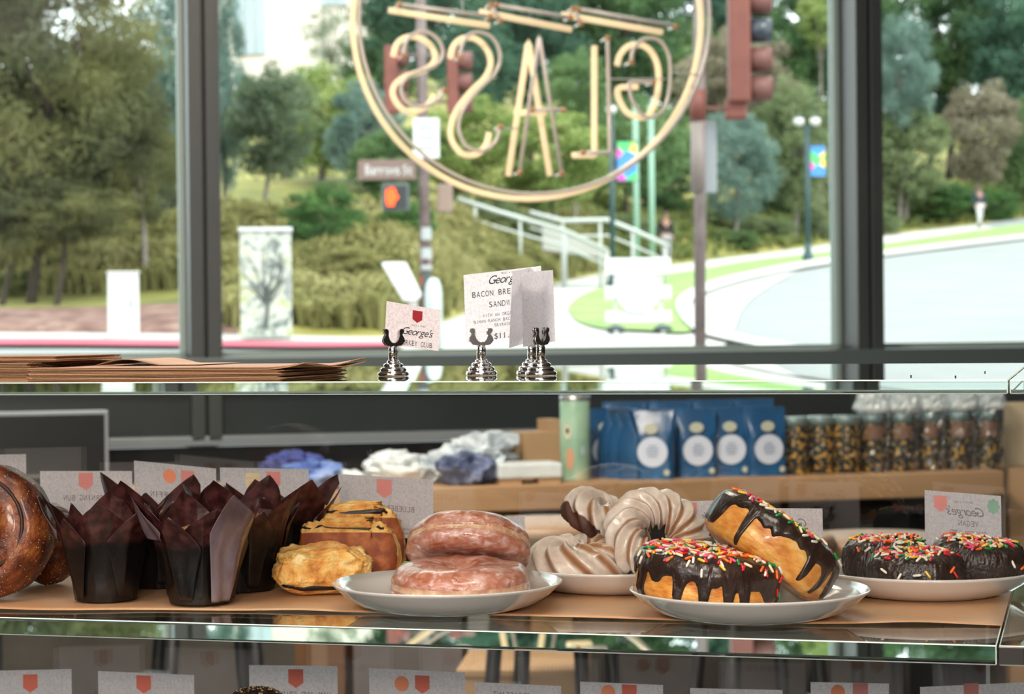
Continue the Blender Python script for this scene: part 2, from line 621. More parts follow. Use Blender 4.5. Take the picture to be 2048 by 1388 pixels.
# ================================================================== outdoors
OUTK = .60
def R(X, Y):
    if Y < 27:
        h = -1.3 + .057 * (max(Y, 6) - 7)
    else:
        h = -.16 + .0455 * (Y - 27)
    if X > 0 and Y > 40:
        h += .0010 * X * (min(Y, 130) - 40)
    return EYE + h

def G(px, py, off=0.0):
    d = ray(px, py)
    lo, hi = 7.0, 400.0
    Y = 7.5
    prev = Y
    while Y < 400:
        p = P(px, py, Y)
        if p.z < R(p.x, p.y):
            break
        prev = Y
        Y *= 1.02
    lo, hi = prev, Y
    for _ in range(20):
        m = (lo + hi) / 2
        p = P(px, py, m)
        if p.z < R(p.x, p.y): hi = m
        else: lo = m
    p = P(px, py, lo)
    p.z = R(p.x, p.y) + off
    return p

m_road = mat('pale asphalt', [(0.3, '#959998'), (0.7, '#a3a6a4')], .6, rough=.9, coords='Object')
m_walk = mat('sunlit concrete paving', [(0.3, '#d2cfc9'), (0.7, '#dedbd4')], .8, rough=.9)
m_lawn = mat('lawn grass', [(0.3, '#7fa355'), (0.5, '#93b263'), (0.7, '#a9bd70')], 1.3, rough=1, detail=8)
m_red = mat('red painted curb', '#c4566a', rough=.8)
m_mulch = mat('red brown bark mulch', [(0.35, '#6d4b44'), (0.5, '#8d675c'), (0.7, '#a98a7c')], 3.0, rough=1, detail=10)
m_hill = mat('dry hillside grass', [(0.30, '#55602c'), (0.45, '#868438'), (0.6, '#a99f4d'), (0.75, '#b3a95e')], .35, rough=1, detail=8)

xs = [-60, -40, -25, -15, -10, -6, -3, 0, 3, 6, 10, 15, 20, 30, 45, 60]
ys = [7.4, 9, 12, 16, 20, 24, 27, 30, 35, 40, 50, 60, 75, 90, 110, 130, 180, 260]
mb = MB()
def gfn(u, v):
    x = xs[int(round(u * (len(xs) - 1)))]
    y = ys[int(round(v * (len(ys) - 1)))]
    if y < 8:
        y = wallY(max(-14, min(14, x))) + .5
        if y > 9: y = 8.9
        if y < 5: y = 5
    return (x, y, R(x, y))
mb.grid(gfn, len(xs), len(ys))
struct(tag(mb.build('street_ground', m_road, smooth=False), 'pale grey asphalt road curving uphill outside', 'road'))

def strip(name, U, L, off, m, nsub=6, k=4):
    U = [tuple(v)[:2] for v in spline([(x, y, 0) for x, y in U], k)]
    L = [tuple(v)[:2] for v in spline([(x, y, 0) for x, y in L], k)]
    mb = MB()
    def fn(u, v):
        i = int(round(u * (len(U) - 1)))
        return G(U[i][0] * (1 - v) + L[i][0] * v, U[i][1] * (1 - v) + L[i][1] * v, off)
    mb.grid(fn, len(U), nsub)
    return struct(mb.build(name, m))

HE = [(-500, 668), (0, 668), (450, 671), (700, 676), (800, 672), (900, 640), (1000, 604), (1110, 569), (1210, 548), (1400, 524), (1560, 503), (1665, 488), (1765, 472), (2048, 438), (2500, 380)]
HL = [(-500, 686), (0, 685), (450, 688), (700, 692), (800, 700), (900, 716), (1000, 722), (1110, 724), (1300, 722), (1440, 705), (1500, 600), (1665, 512), (1765, 500), (2048, 465), (2500, 410)]
strip('sidewalk', HE, HL, .02, m_walk)
strip('lawn_strip', [(1135, 622), (1150, 603), (1190, 583), (1250, 568), (1330, 552), (1400, 541), (1500, 524), (1600, 512), (1665, 504), (1765, 490), (2048, 450), (2500, 395)],
      [(1136, 624), (1155, 648), (1200, 662), (1290, 668), (1385, 668), (1352, 615), (1440, 560), (1560, 534), (1665, 517), (1765, 504), (2048, 472), (2500, 425)], .05, m_lawn)
strip('curb', [(1560, 712), (1450, 690), (1385, 668), (1352, 622), (1372, 590), (1440, 562), (1560, 536), (1665, 518), (1765, 505), (2048, 472), (2500, 425)],
      [(1660, 712), (1520, 690), (1430, 664), (1384, 625), (1392, 603), (1450, 578), (1560, 550), (1665, 531), (1765, 516), (2048, 481), (2500, 433)], .08, m_walk)
strip('red_curb', [(-500, 686), (0, 684), (300, 687), (600, 690), (800, 692)], [(-500, 700), (0, 697), (300, 699), (600, 702), (800, 700)], .05, m_red)

# hillside
HEs = [tuple(v)[:2] for v in spline([(x, y, 0) for x, y in HE], 4)]
def hedge(px):
    for a, b in zip(HEs, HEs[1:]):
        if a[0] <= px <= b[0]:
            t = (px - a[0]) / max(1e-6, b[0] - a[0])
            return G(px, a[1] * (1 - t) + b[1] * t)
    e = HEs[0] if px < HEs[0][0] else HEs[-1]
    return G(px, e[1])
HC = {}
def hill_z(px, Y):
    kx = round(px / 10)
    if kx not in HC: HC[kx] = hedge(kx * 10).y
    e = HC[kx]
    X = P(px, 600, Y).x
    s = .10 if px < 1100 else (.07 if px > 1500 else .10 - .03 * (px - 1100) / 400)
    z = R(X, Y)
    if Y > e:
        z += s * (Y - e) + .25 * nz(X, Y, 0, .22) * min(1, (Y - e) / 4)
    else:
        z -= .06
    return z
cols = [x for x in range(-700, 2800, 25)]
mb = MB()
dys = [0, .6, 1.3, 2, 3, 4.2, 5.5, 7, 9, 11, 13.5, 16, 20, 25, 32, 42, 55, 75, 100, 140]
def hfn(u, v):
    px = cols[int(round(u * (len(cols) - 1)))]
    kx = round(px / 10)
    if kx not in HC: HC[kx] = hedge(kx * 10).y
    Y = HC[kx] + dys[int(round(v * (len(dys) - 1)))]
    p = P(px, 600, Y)
    p.z = hill_z(px, Y) + (.03)
    return p
mb.grid(hfn, len(cols), len(dys))
for fi in range(len(mb.f)):
    c = sum((Vector(mb.v[i]) for i in mb.f[fi]), Vector()) / 4
    pp = proj(c)
    if pp[0] < 470 and c.y < HC.get(round(pp[0] / 10), 27) + 5.0:
        mb.m[fi] = 1
struct(mb.build('hillside', [m_hill, m_mulch], smooth=True))

# tufts of dry grass on the hillside: nobody could count them
def grass_patch(name, label, x0, x1, d0, d1, n, m, hh=(.25, .6), seed=1):
    r = random.Random(seed)
    vs, fs = [], []
    for _ in range(n):
        px = r.uniform(x0, x1)
        kx = round(px / 10)
        if kx not in HC: HC[kx] = hedge(kx * 10).y
        Y = HC[kx] + r.uniform(d0, d1)
        p = P(px, 600, Y)
        p.z = hill_z(px, Y)
        H = r.uniform(*hh) * (1 + .6 * nz(p.x, p.y, 3, .5))
        for k in range(9):
            a = r.uniform(0, 2 * PI)
            sp = r.uniform(.1, .9) * H
            w = .035
            d = Vector((math.cos(a), math.sin(a), 0))
            s = Vector((-d.y, d.x, 0)) * w
            b = len(vs)
            q0 = p + d * .04
            q1 = p + d * sp * .5 + Vector((0, 0, H * .8))
            q2 = p + d * sp + Vector((0, 0, H * r.uniform(.5, 1)))
            vs += [q0 - s, q0 + s, q1 + s, q1 - s, q2]
            fs += [(b, b + 1, b + 2, b + 3), (b + 3, b + 2, b + 4)]
    me = bpy.data.meshes.new(name)
    me.from_pydata([tuple(v) for v in vs], [], fs)
    o = link(name, me, m)
    return tag(o, label, 'grass', kind='stuff')
m_dry = leaf_mat('ochre grass blades', [(0.3, '#8f8d4c'), (0.5, '#b8b06a'), (0.7, '#d3c98a')], .35, .5)
m_dgr = leaf_mat('olive grass blades', [(0.3, '#6f7d3c'), (0.5, '#8f9a4c'), (0.7, '#b0b368')], .35, .5)
grass_patch('dry_grass', 'tufts of ochre grass covering the slope behind the street cabinets', -60, 480, 4.7, 16, 2300, m_dry)
grass_patch('dry_grass', 'tufts of ochre grass on the slope between cabinet and stairs', 440, 1200, .5, 16, 4200, m_dry, (.22, .5), 5)
grass_patch('green_grass', 'low olive green ground cover on the slope beside the uphill path', 1000, 2100, .8, 22, 3600, m_dgr, (.2, .5), 2)

# ------------------------------------------------------------------ trees
def crown_mesh(seed, nclump, nleaf, leaf, kind):
    g = np.random.default_rng(seed)
    C = []
    while len(C) < nclump:
        v = g.uniform(-1, 1, 3)
        l = np.linalg.norm(v)
        if l < 1 and l > .35:
            if kind == 'cone' and math.hypot(v[0], v[1]) > .15 + .85 * (1 - (v[2] + 1) / 2):
                continue
            C.append(v * (.86 if kind != 'cone' else .95))
    C = np.array(C)
    cr = g.uniform(.12, .26, nclump)
    n = nclump * nleaf
    ci = np.repeat(np.arange(nclump), nleaf)
    d = g.normal(size=(n, 3))
    d /= np.linalg.norm(d, axis=1)[:, None]
    rad = cr[ci][:, None] * g.uniform(.55, 1.1, (n, 1))
    pos = C[ci] + d * rad * np.array([1.15, 1.15, .75])
    t = d + g.normal(size=(n, 3)) * .8
    t /= np.linalg.norm(t, axis=1)[:, None]
    a = np.cross(t, g.normal(size=(n, 3)))
    a /= np.linalg.norm(a, axis=1)[:, None]
    b = np.cross(t, a)
    s = leaf * g.uniform(.6, 1.3, (n, 1))
    L = 1.7 if kind != 'needle' else 3.2
    W = 1.0 if kind != 'needle' else .45
    v = np.stack([pos - a * s * L, pos + b * s * W, pos + a * s * L, pos - b * s * W], 1).reshape(-1, 3)
    f = np.arange(n * 4).reshape(-1, 4)
    me = bpy.data.meshes.new('foliage')
    me.vertices.add(n * 4)
    me.vertices.foreach_set('co', v.ravel())
    me.loops.add(n * 4)
    me.loops.foreach_set('vertex_index', f.ravel())
    me.polygons.add(n)
    me.polygons.foreach_set('loop_start', np.arange(0, n * 4, 4))
    me.polygons.foreach_set('loop_total', np.full(n, 4))
    me.update()
    me.validate()
    me.materials.append(None)
    return me
CR = {'round': [crown_mesh(1, 110, 170, .019, 'round'), crown_mesh(2, 95, 190, .020, 'round'), crown_mesh(3, 130, 140, .018, 'round')],
      'needle': [crown_mesh(4, 120, 150, .018, 'needle'), crown_mesh(5, 120, 150, .018, 'needle')],
      'cone': [crown_mesh(6, 120, 150, .02, 'cone')],
      'sparse': [crown_mesh(7, 60, 90, .016, 'round')]}
m_bark = mat('grey brown bark', [(0.3, '#7d7268'), (0.7, '#a0978c')], 4, rough=1, bump=.02)
m_bark_d = mat('dark bark', [(0.3, '#3d352d'), (0.7, '#55493d')], 4, rough=1, bump=.02)
tn = [0]
def tree(name, label, cx, cy, rx, ry, Y, m, kind='round', trunk=None, bark=None, cat='tree', group=None, deep=1.0):
    tn[0] += 1
    kx = round(cx / 10)
    if kx not in HC: HC[kx] = hedge(kx * 10).y
    Y = max(Y, HC[kx] + 3.5)
    if cat == 'shrub':      # a shrub's foliage starts at the ground: find where the slope meets its foot
        y0 = Y
        Y = HC.get(round(cx / 10), 28) + .8
        while Y < 130:
            w_ = P(cx, 600, Y)
            w_.z = hill_z(cx, Y)
            if proj(w_)[1] < cy + ry * .8: break
            Y += .4
        if Y > 129: Y = y0
    c = P(cx, cy, Y)
    k = Y / FPX
    if trunk is None: trunk = cx
    b = P(trunk, 600, Y)
    b.z = hill_z(trunk, Y) - .1
    root = thing(name, label, cat, loc=b, group=group)
    me = CR[kind][tn[0] % len(CR[kind])]
    o = bpy.data.objects.new('foliage', me)
    COL.objects.link(o)
    o.parent = root
    o.location = c - b
    o.scale = (rx * k, max(rx, ry) * k * .8 * deep, ry * k)
    o.rotation_euler = (0, 0, tn[0] * 1.3 if kind != 'cone' else 0)
    if abs(rx - max(rx, ry) * .8) > rx * .2:
        o.rotation_euler = (0, 0, PI * (tn[0] % 2))
    o.material_slots[0].link = 'OBJECT'
    o.material_slots[0].material = m
    tr = MB()
    top = c - b
    r0 = max(.06, rx * k * .055)
    if top.z > .4:
        mid = top * .5 + Vector((rx * k * .05, 0, 0))
        pts = spline([(0, 0, 0), tuple(mid), tuple(top)], 4)
        tr.tube(pts, [r0 * (1 - .6 * i / (len(pts) - 1)) for i in range(len(pts))], 8)
        for j in range(4):
            a = j * PI / 2 + tn[0]
            e = top + Vector((math.cos(a) * rx * k * .5, math.sin(a) * rx * k * .4, ry * k * (.1 + .15 * (j % 2))))
            s0 = Vector(pts[len(pts) * 2 // 3])
            tr.tube([s0, (s0 + e) / 2 + Vector((0, 0, ry * k * .06)), e], [r0 * .5, r0 * .35, r0 * .15], 6)
        tr.build('trunk', bark or m_bark, root, smooth=True)
    return root
def lm(n, *c, **k):
    return leaf_mat(n, list(zip((.3, .5, .7), c)), **k)
l_olive = lm('olive dark needles', '#343920', '#6c6f40', '#a8a35e')
l_blue = lm('blue green needles', '#5d7d74', '#86a69a', '#a9c4b8')
l_dark = lm('deep green leaves', '#33542f', '#4d7640', '#6a8f50')
l_bush = lm('rich green leaves', '#3c6a30', '#5b8b3f', '#7aa552')
l_lime = lm('light yellow green leaves', '#7f9c48', '#a3b85e', '#c2cf7c')
l_grey = lm('grey green leaves', '#56694f', '#7c8f6c', '#98a886')
l_mid = lm('mid green leaves', '#547846', '#779a5b', '#94b06f')
l_tan = lm('tan brown leaves', '#83785f', '#a89a80', '#bdb097')
l_sage = lm('sage shrub leaves', '#6a7f4e', '#8b9c66', '#a7b07e')
l_far = lm('far deep green leaves', '#2f5a44', '#44735a', '#608c6c')
T = tree
T('conifer_tree', 'big dark olive tree filling the left window', 95, 130, 215, 300, 33, l_olive, 'needle', 60, m_bark_d)
T('conifer_tree', 'dark olive tree with low drooping boughs at left edge', 30, 420, 130, 120, 31.6, l_olive, 'needle', 0, m_bark_d)
T('conifer_tree', 'olive tree standing behind the big one in the left window', 190, 240, 150, 230, 37, l_olive, 'round', 170, m_bark_d)
T('conifer_tree', 'dark olive tree at the very left edge, upper part', -30, 130, 150, 260, 34.5, l_olive, 'round', -60, m_bark_d)
T('conifer_tree', 'low dark olive boughs over the slope left of white cabinet', 130, 425, 140, 75, 32.5, l_olive, 'needle', 110, m_bark_d)
T('conifer_tree', 'small olive tree with a thin trunk behind white cabinet', 275, 330, 90, 130, 34, l_olive, 'needle', 292, m_bark)
T('spruce_tree', 'tall blue green conifer beside left window post', 330, 190, 120, 290, 42, l_blue, 'needle', 340)
T('broadleaf_tree', 'small grey green tree with a pale trunk above ochre slope', 545, 245, 95, 130, 44, l_grey, 'round', 522)
T('broadleaf_tree', 'lime green spreading tree below the pale building', 650, 235, 150, 120, 52, l_lime, 'round', 640)
T('bare_tree', 'sparse twiggy tree in front of pale building', 660, 75, 60, 70, 60, l_grey, 'sparse', 665)
T('spruce_tree', 'blue green tree just right of left window post', 440, 180, 62, 230, 46, l_blue, 'needle', 452)
T('green_shrub', 'rich green bush on ochre slope left of signal pole', 648, 440, 88, 85, 38, l_bush, 'round', cat='shrub')
T('green_shrub', 'small green bush low beside the left end of the slope', 560, 440, 40, 35, 37, l_bush, 'round', cat='shrub')
T('green_shrub', 'rich green bush directly behind the signal pole', 815, 455, 75, 62, 39, l_bush, 'round', cat='shrub')
T('broadleaf_tree', 'blue tinted tree behind the left traffic lights', 730, 260, 90, 110, 50, l_blue, 'round', 730)
T('broadleaf_tree', 'mid green tree behind the street name sign', 790, 330, 120, 90, 47, l_mid, 'round', 790)
T('dark_tree', 'tall deep green tree above left traffic lights', 840, 30, 150, 150, 75, l_far, 'round', 840, m_bark_d)
T('dark_tree', 'tall deep green tree behind letter A of window sign', 1060, 60, 150, 170, 78, l_far, 'round', 1060, m_bark_d)
T('dark_tree', 'tall deep green tree behind letter G of window sign', 1250, 40, 140, 150, 80, l_dark, 'round', 1250, m_bark_d)
T('dark_tree', 'deep green tree in the gap between first and second letters', 950, 130, 90, 110, 70, l_far, 'round', 950, m_bark_d)
T('broadleaf_tree', 'lime tree behind the left half of the sign', 930, 290, 130, 110, 55, l_lime, 'round', 930)
T('broadleaf_tree', 'yellow green tree behind letter A of sign', 1100, 310, 140, 110, 56, l_lime, 'round', 1100)
T('broadleaf_tree', 'mid green tree between letters A and L', 1150, 180, 80, 90, 64, l_mid, 'round', 1150)
T('broadleaf_tree', 'mid green tree behind left banner lamp post', 1270, 290, 120, 110, 62, l_mid, 'round', 1270)
T('broadleaf_tree', 'light green bush under the curve of the sign', 1190, 375, 100, 55, 53, l_lime, 'round', cat='shrub')
T('dark_shrub', 'dark green bush left of the right signal pole', 1320, 385, 85, 55, 58, l_dark, 'round', cat='shrub')
T('tan_tree', 'tan brown tree behind the right edge of sign ring', 1480, 160, 150, 120, 90, l_tan, 'round', 1480)
T('spruce_tree', 'pale blue spruce right of the signal pole', 1470, 330, 95, 120, 62, l_blue, 'needle', 1470)
T('broadleaf_tree', 'olive green rounded tree behind globe lamp post', 1590, 290, 95, 150, 72, l_sage, 'round', 1590)
T('dark_tree', 'deep green tree at top beside right window post', 1610, 70, 110, 120, 100, l_dark, 'round', 1610, m_bark_d)
T('broadleaf_tree', 'bright green treetop above the tall right signal', 1640, 40, 60, 60, 98, l_lime, 'round', 1640)
T('dark_shrub', 'dark shrub at foot of globe lamp post', 1560, 400, 90, 50, 66, l_dark, 'round', cat='shrub')
T('spruce_tree', 'pale blue conifer just inside the right window', 1800, 150, 80, 130, 92, l_blue, 'needle', 1800)
T('broadleaf_tree', 'olive tree low in the right window', 1810, 310, 110, 110, 82, l_sage, 'round', 1810)
T('dark_tree', 'deep green tree at top of right window', 1900, 60, 150, 140, 125, l_dark, 'round', 1900, m_bark_d)
T('dark_tree', 'blue tinged deep green tree at top right corner', 2060, 90, 130, 170, 120, l_far, 'round', 2060, m_bark_d)
T('dark_tree', 'deep green tree rising behind the right window post', 1740, 60, 90, 140, 122, l_dark, 'round', 1740, m_bark_d)
T('taupe_tree', 'taupe leafed round tree with bare trunk at right', 1965, 265, 92, 115, 96, l_tan, 'round', 1942)
T('broadleaf_tree', 'green tree between taupe tree and frame edge', 2070, 300, 90, 120, 108, l_mid, 'round', 2060)
T('clipped_hedge', 'low green hedge above the path in right window', 1860, 405, 125, 45, 90, l_bush, 'round', cat='shrub')
T('clipped_hedge', 'low green hedge behind the far walker', 1985, 410, 70, 38, 92, l_bush, 'round', cat='shrub')
T('light_shrub', 'bright yellow green shrub at right frame edge', 2030, 378, 70, 32, 100, l_lime, 'round', cat='shrub')
for i, (x, y, rx, ry, Y, m_, w) in enumerate([
        (800, -30, 150, 130, 128, l_far, 'above the sign zigzag at left'), (1000, -60, 150, 150, 130, l_dark, 'above letters S'), (1170, -40, 150, 150, 134, l_far, 'above letter L'),
        (1360, 20, 150, 150, 132, l_far, 'above the sign ring at right'), (1490, -20, 150, 150, 136, l_dark, 'behind the tall right signal'), (1400, 150, 120, 130, 126, l_mid, 'right of letter G'),
        (1700, 150, 130, 130, 134, l_dark, 'behind right window post, lower'), (1560, 170, 120, 120, 128, l_mid, 'left of the globe lamp'), (1860, 190, 110, 110, 128, l_far, 'between spruce and taupe tree'),
        (2000, 20, 140, 150, 138, l_dark, 'at the top right'), (1200, 240, 110, 100, 110, l_dark, 'behind letter L'), (1340, 300, 100, 90, 112, l_mid, 'behind the right banner'),
        (1640, 330, 90, 90, 110, l_sage, 'right of the globe lamp'), (760, 150, 90, 110, 110, l_dark, 'behind the left traffic lights'), (1250, 150, 90, 100, 118, l_far, 'behind letter G, upper'),
        (1740, 330, 100, 90, 116, l_dark, 'behind right window post, upper bank'), (2080, 200, 100, 120, 134, l_far, 'at right frame edge, behind')]):
    T('background_tree', 'far tree ' + w, x, y, rx, ry, Y, m_, 'round')
for i, (x, y, rx, ry, Y, m_, w) in enumerate([
        (960, 420, 80, 45, 46, l_sage, 'left of the stair rails'), (1040, 455, 80, 40, 44, l_sage, 'below the first stair rail'),
        (1130, 500, 70, 35, 42, l_sage, 'at the lower end of the stairs'), (1260, 455, 60, 30, 52, l_sage, 'between rail and lamp post'),
        (1440, 440, 75, 35, 60, l_sage, 'right of the signal pole on the bank'), (1540, 460, 70, 30, 64, l_sage, 'beside the path near globe lamp'),
        (1625, 440, 50, 40, 66, l_sage, 'beside the right window post'), (1470, 480, 60, 22, 56, l_mid, 'at path edge right of signal pole'),
        (1040, 400, 90, 40, 56, l_mid, 'above the stair rails'), (690, 530, 120, 40, 33, l_dry if False else m_dry, 'left of the tilted white panel'),
        (520, 440, 70, 45, 41, m_dry, 'above the painted cabinet'), (990, 540, 110, 40, 35, m_dry, 'behind the tall menu card'),
        (100, 530, 110, 40, 33, m_dgr, 'left of the white cabinet'), (330, 520, 70, 50, 36, m_dry, 'behind the white cabinet'),
        (20, 570, 70, 35, 31.2, m_dgr, 'at left end of mulch bed'), (1750, 440, 60, 40, 80, l_sage, 'behind right window post')]):
    T('low_shrub', 'low rounded shrub ' + w, x, y, rx, ry, Y, m_, 'round', cat='shrub')
# ------------------------------------------------------------------ far building
Y = 118.0
def bx(mb, x0, y0, x1, y1, Y, dep, mi=0, M=None):
    """box whose front face spans the given pixels at distance Y"""
    a, b = P(x0, y0, Y), P(x1, y1, Y)
    a2 = P(x0, y1, Y)
    c = ((a.x + b.x) / 2, Y + dep / 2, (a.z + b.z) / 2)
    return mb.box(c, (abs(b.x - a.x), dep, abs(a.z - b.z)), M, mi)
m_bld = mat('warm white stucco', [(.4, '#efe2d6'), (.6, '#f6ebdf')], .3, rough=.9)
m_bwin = mat('pale blue grey glazing', [(.3, '#a9bdc8'), (.7, '#c3d2da')], .4, rough=.2)
bl = thing('building', 'pale building with blue grey glazing beyond trees at upper left', 'building', loc=P(580, 200, Y))
BI = bl.matrix_world.inverted() if False else Matrix.Translation(-P(580, 200, Y))
bx(MB(), 415, -260, 735, 330, Y, 14, M=BI).build('facade', m_bld, bl)
for x0, x1, y0, y1 in [(468, 530, -200, 108), (640, 690, -200, 10), (560, 600, -200, -20)]:
    w = bx(MB(), x0, y0, x1, y1, Y - .15, .4, M=BI).build('window', m_bwin, bl)
    f = MB()
    for k in range(1, 3):
        xx = x0 + (x1 - x0) * k / 3
        bx(f, xx - 1.5, y0, xx + 1.5, y1, Y - .3, .2, M=BI)
    f.build('mullion', m_bld, w)

# ------------------------------------------------------------------ street furniture
m_brown = mat('brown painted signal housing', [(.3, '#7a3b2e'), (.7, '#8c483a')], 6, rough=.6)
m_hood = mat('dusty brown hood', '#7d4a42', rough=.6)
m_pole = mat('weathered brown pole', [(.3, '#6d5a58'), (.7, '#8a7674')], 8, rough=.6)
m_lens = mat('dark lens', '#3a3f4a', rough=.25)
m_dgreen = mat('dark green iron', '#2d5055', rough=.5)
m_white = mat('white painted metal', [(.4, '#e9eae8'), (.6, '#f4f4f2')], 2, rough=.6)
m_signgrey = mat('grey back of sign', '#a9abb0', rough=.4)
m_globe = mat('frosted white globe', '#eceae4', rough=.4)
m_ink = mat('black print', '#3a3536', rough=.7)
m_rail = mat('galvanised rail', '#d6d9d4', rough=.5)

def column(px, Y, ytop, w, name_bottom=None):
    p = P(px, ytop, Y)
    z0 = max(R(p.x, p.y), 0)
    return p, z0

def signal_head(parent, px, ytop, pitch, n, Y, side, body_w, I, lens_cols=None, hl=.13, darkhood=None):
    """housing with n hooded lenses sticking out to `side` (seen edge on)"""
    k = Y / FPX
    top = P(px, ytop, Y)
    H = pitch * n * k
    h = MB().box((0, 0, -H / 2), (body_w * k, .22, H), M=I @ Matrix.Translation(top))
    ho = h.build('signal_housing', m_brown, parent, bevel=.02)
    for j in range(n):
        z = -(j + .5) * pitch * k
        M = I @ Matrix.Translation(top + Vector((side * body_w * k / 2, 0, z))) @ Matrix.Rotation(side * PI / 2, 4, 'Y')
        r = pitch * k * .40
        hd = MB()
        def fn(u, v):
            a = u * 2 * PI
            return (r * math.cos(a), r * math.sin(a), v * hl)
        hd.grid(fn, 20, 3, wrapu=True)
        ho2 = hd.build('hood', m_lens if j == darkhood else m_hood, ho, solid=.01, smooth=True, M=None)
        ho2.matrix_local = M
        ln = MB().lathe([(0.001, .05), (r * .6, .04), (r * .96, .01), (r * .96, -.01)], 16)
        lo = ln.build('lens', (lens_cols or {}).get(j, m_lens), ho2, smooth=True)

# left signal pole
YL = 27.2
p, z0 = column(843, YL, 0, 22)
base = Vector((p.x + .02, YL, R(p.x, YL)))
sp = thing('signal_pole', 'brown signal pole with two traffic lights, walk signal and street sign left of centre', 'traffic signal', loc=base)
I = Matrix.Translation(-base)
top = P(838, -190, YL)
MB().tube([base + Vector((0, 0, -.1)), top], [.072, .062], 14, M=I).build('pole', m_pole, sp, smooth=True)
MB().lathe([(.16, 0), (.16, .05), (.09, .12), (.075, .3)], 16).build('pole_base', m_pole, sp, smooth=True)
k = YL / FPX
m_redlens = mat('red lens glowing', '#e0182c', rough=.3, emit=1.2)
signal_head(sp, 782, 92, 45, 3, YL, 1, 26, I, {0: m_redlens})
signal_head(sp, 905, 100, 43, 3, YL, 1, 22, I, hl=.18)
f = MB()
for y in (112, 205):
    f.tube([I @ P(785, y, YL), I @ P(908, y - 2, YL)], .02, 8)
f.build('bracket_arm', m_pole, sp)
s = bx(MB(), 826, 236, 879, 316, YL - .12, .02, M=I).build('regulation_sign', m_white, sp, bevel=.004)
t = MB()
def F2(x, y, Y=YL - .125):
    return I @ P(x, y, Y)
for yy in (252, 272, 292):
    bx(t, 838, yy, 868, yy + 7, YL - .127, .004, M=I)
t.build('print_lines', mat('grey print', '#b5b8ba'), s)
s = bx(MB(), 716, 320, 832, 359, YL - .05, .03, M=I).build('street_name_sign', mat('sun bleached brown sign', '#8a6f66', rough=.6), sp, bevel=.006)
t = MB()
put_text(t, 'Barrows', 765, 339, 20, 10, lambda x, y: I @ P(x, y, YL - .056))
put_text(t, 'St', 815, 339, 18, 10, lambda x, y: I @ P(x, y, YL - .056))
t.build('lettering', m_white, s)
ps = bx(MB(), 763, 366, 818, 421, YL - .25, .22, M=I).build('walk_signal', mat('grey signal box', '#59625f', rough=.5), sp, bevel=.02)
bx(MB(), 770, 372, 813, 416, YL - .262, .02, M=I).build('signal_face', mat('black signal face', '#2a2c30', rough=.5), ps)
m_hand = mat('glowing orange hand', '#ff4a0c', emit=1.6)
hm = MB()
pts = [(772, 385), (774, 377), (778, 380), (780, 373), (783, 379), (786, 373), (788, 380), (791, 377), (792, 388), (797, 392), (796, 397), (790, 402), (788, 412), (775, 412), (772, 400)]
o_ = [I @ P(x, y, YL - .27) for x, y in pts]
hm.add(o_ + [v + Vector((0, -.012, 0)) for v in o_], [tuple(range(len(pts))), tuple(range(2 * len(pts) - 1, len(pts) - 1, -1))] + [(i, (i + 1) % len(pts), (i + 1) % len(pts) + len(pts), i + len(pts)) for i in range(len(pts))])
hm.build('raised_hand', m_hand, ps)
bx(MB(), 874, 368, 905, 424, YL + .1, .12, M=I).build('controller_box', mat('dusty rose box', '#a08478', rough=.6), sp, bevel=.02)
st = MB()
for y0, y1, c in ((518, 530, 0), (554, 568, 0), (455, 480, 1), (496, 540, 1)):
    a = P(835 if c == 0 else 850, (y0 + y1) / 2, YL)
    st.lathe([(.076, -(y1 - y0) / 2 * k), (.076, (y1 - y0) / 2 * k)], 14, M=I @ Matrix.Translation(Vector((base.x, base.y, a.z))), mi=c, cap=False)
st.build('sticker_bands', [mat('red sticker', '#c8354a'), mat('pale sticker', '#b9bcbc')], sp)
bx(MB(), 846, 545, 862, 590, YL - .16, .12, M=I).build('push_button_box', mat('dark button box', '#4a5552', rough=.5), sp, bevel=.01)

# right signal pole
YR = 15.2
p = P(1396, 400, YR)
base = Vector((p.x, YR, R(p.x, YR)))
rp = thing('signal_pole', 'brown signal pole with tall traffic light right of the window sign', 'traffic signal', loc=base)
I = Matrix.Translation(-base)
MB().tube([base + Vector((0, 0, -.1)), P(1399, -120, YR)], .042, 14, M=I).build('pole', m_pole, rp, smooth=True)
MB().lathe([(.12, 0), (.12, .04), (.06, .1), (.045, .25)], 16).build('pole_base', m_pole, rp, smooth=True)
a, b = P(1396, 180, YR), P(1396, 240, YR)
MB().tube([a, b], .058, 12, M=I).build('arm_clamp', m_brown, rp, smooth=True)
MB().tube([P(1396, 245, YR), P(1396, 385, YR)], .052, 12, M=I).build('pole_sleeve', mat('paler brown sleeve', '#96857f', rough=.6), rp, smooth=True)
signal_head(rp, 1476, -84, 58, 5, YR, 1, 42, I, hl=.155, darkhood=2)
bx(MB(), 1452, 195, 1495, 237, YR - .05, .16, M=I).build('housing_foot', m_brown, rp, bevel=.02)
f = MB()
f.tube([I @ P(1396, 217, YR), I @ P(1460, 217, YR)], .012, 8)
f.tube([I @ P(1396, -60, YR), I @ P(1460, -60, YR)], .012, 8)
f.build('bracket_arm', m_brown, rp)
bx(MB(), 1408, 243, 1434, 385, YR + .1, .02, M=I).build('sign_plate', m_signgrey, rp, bevel=.004)

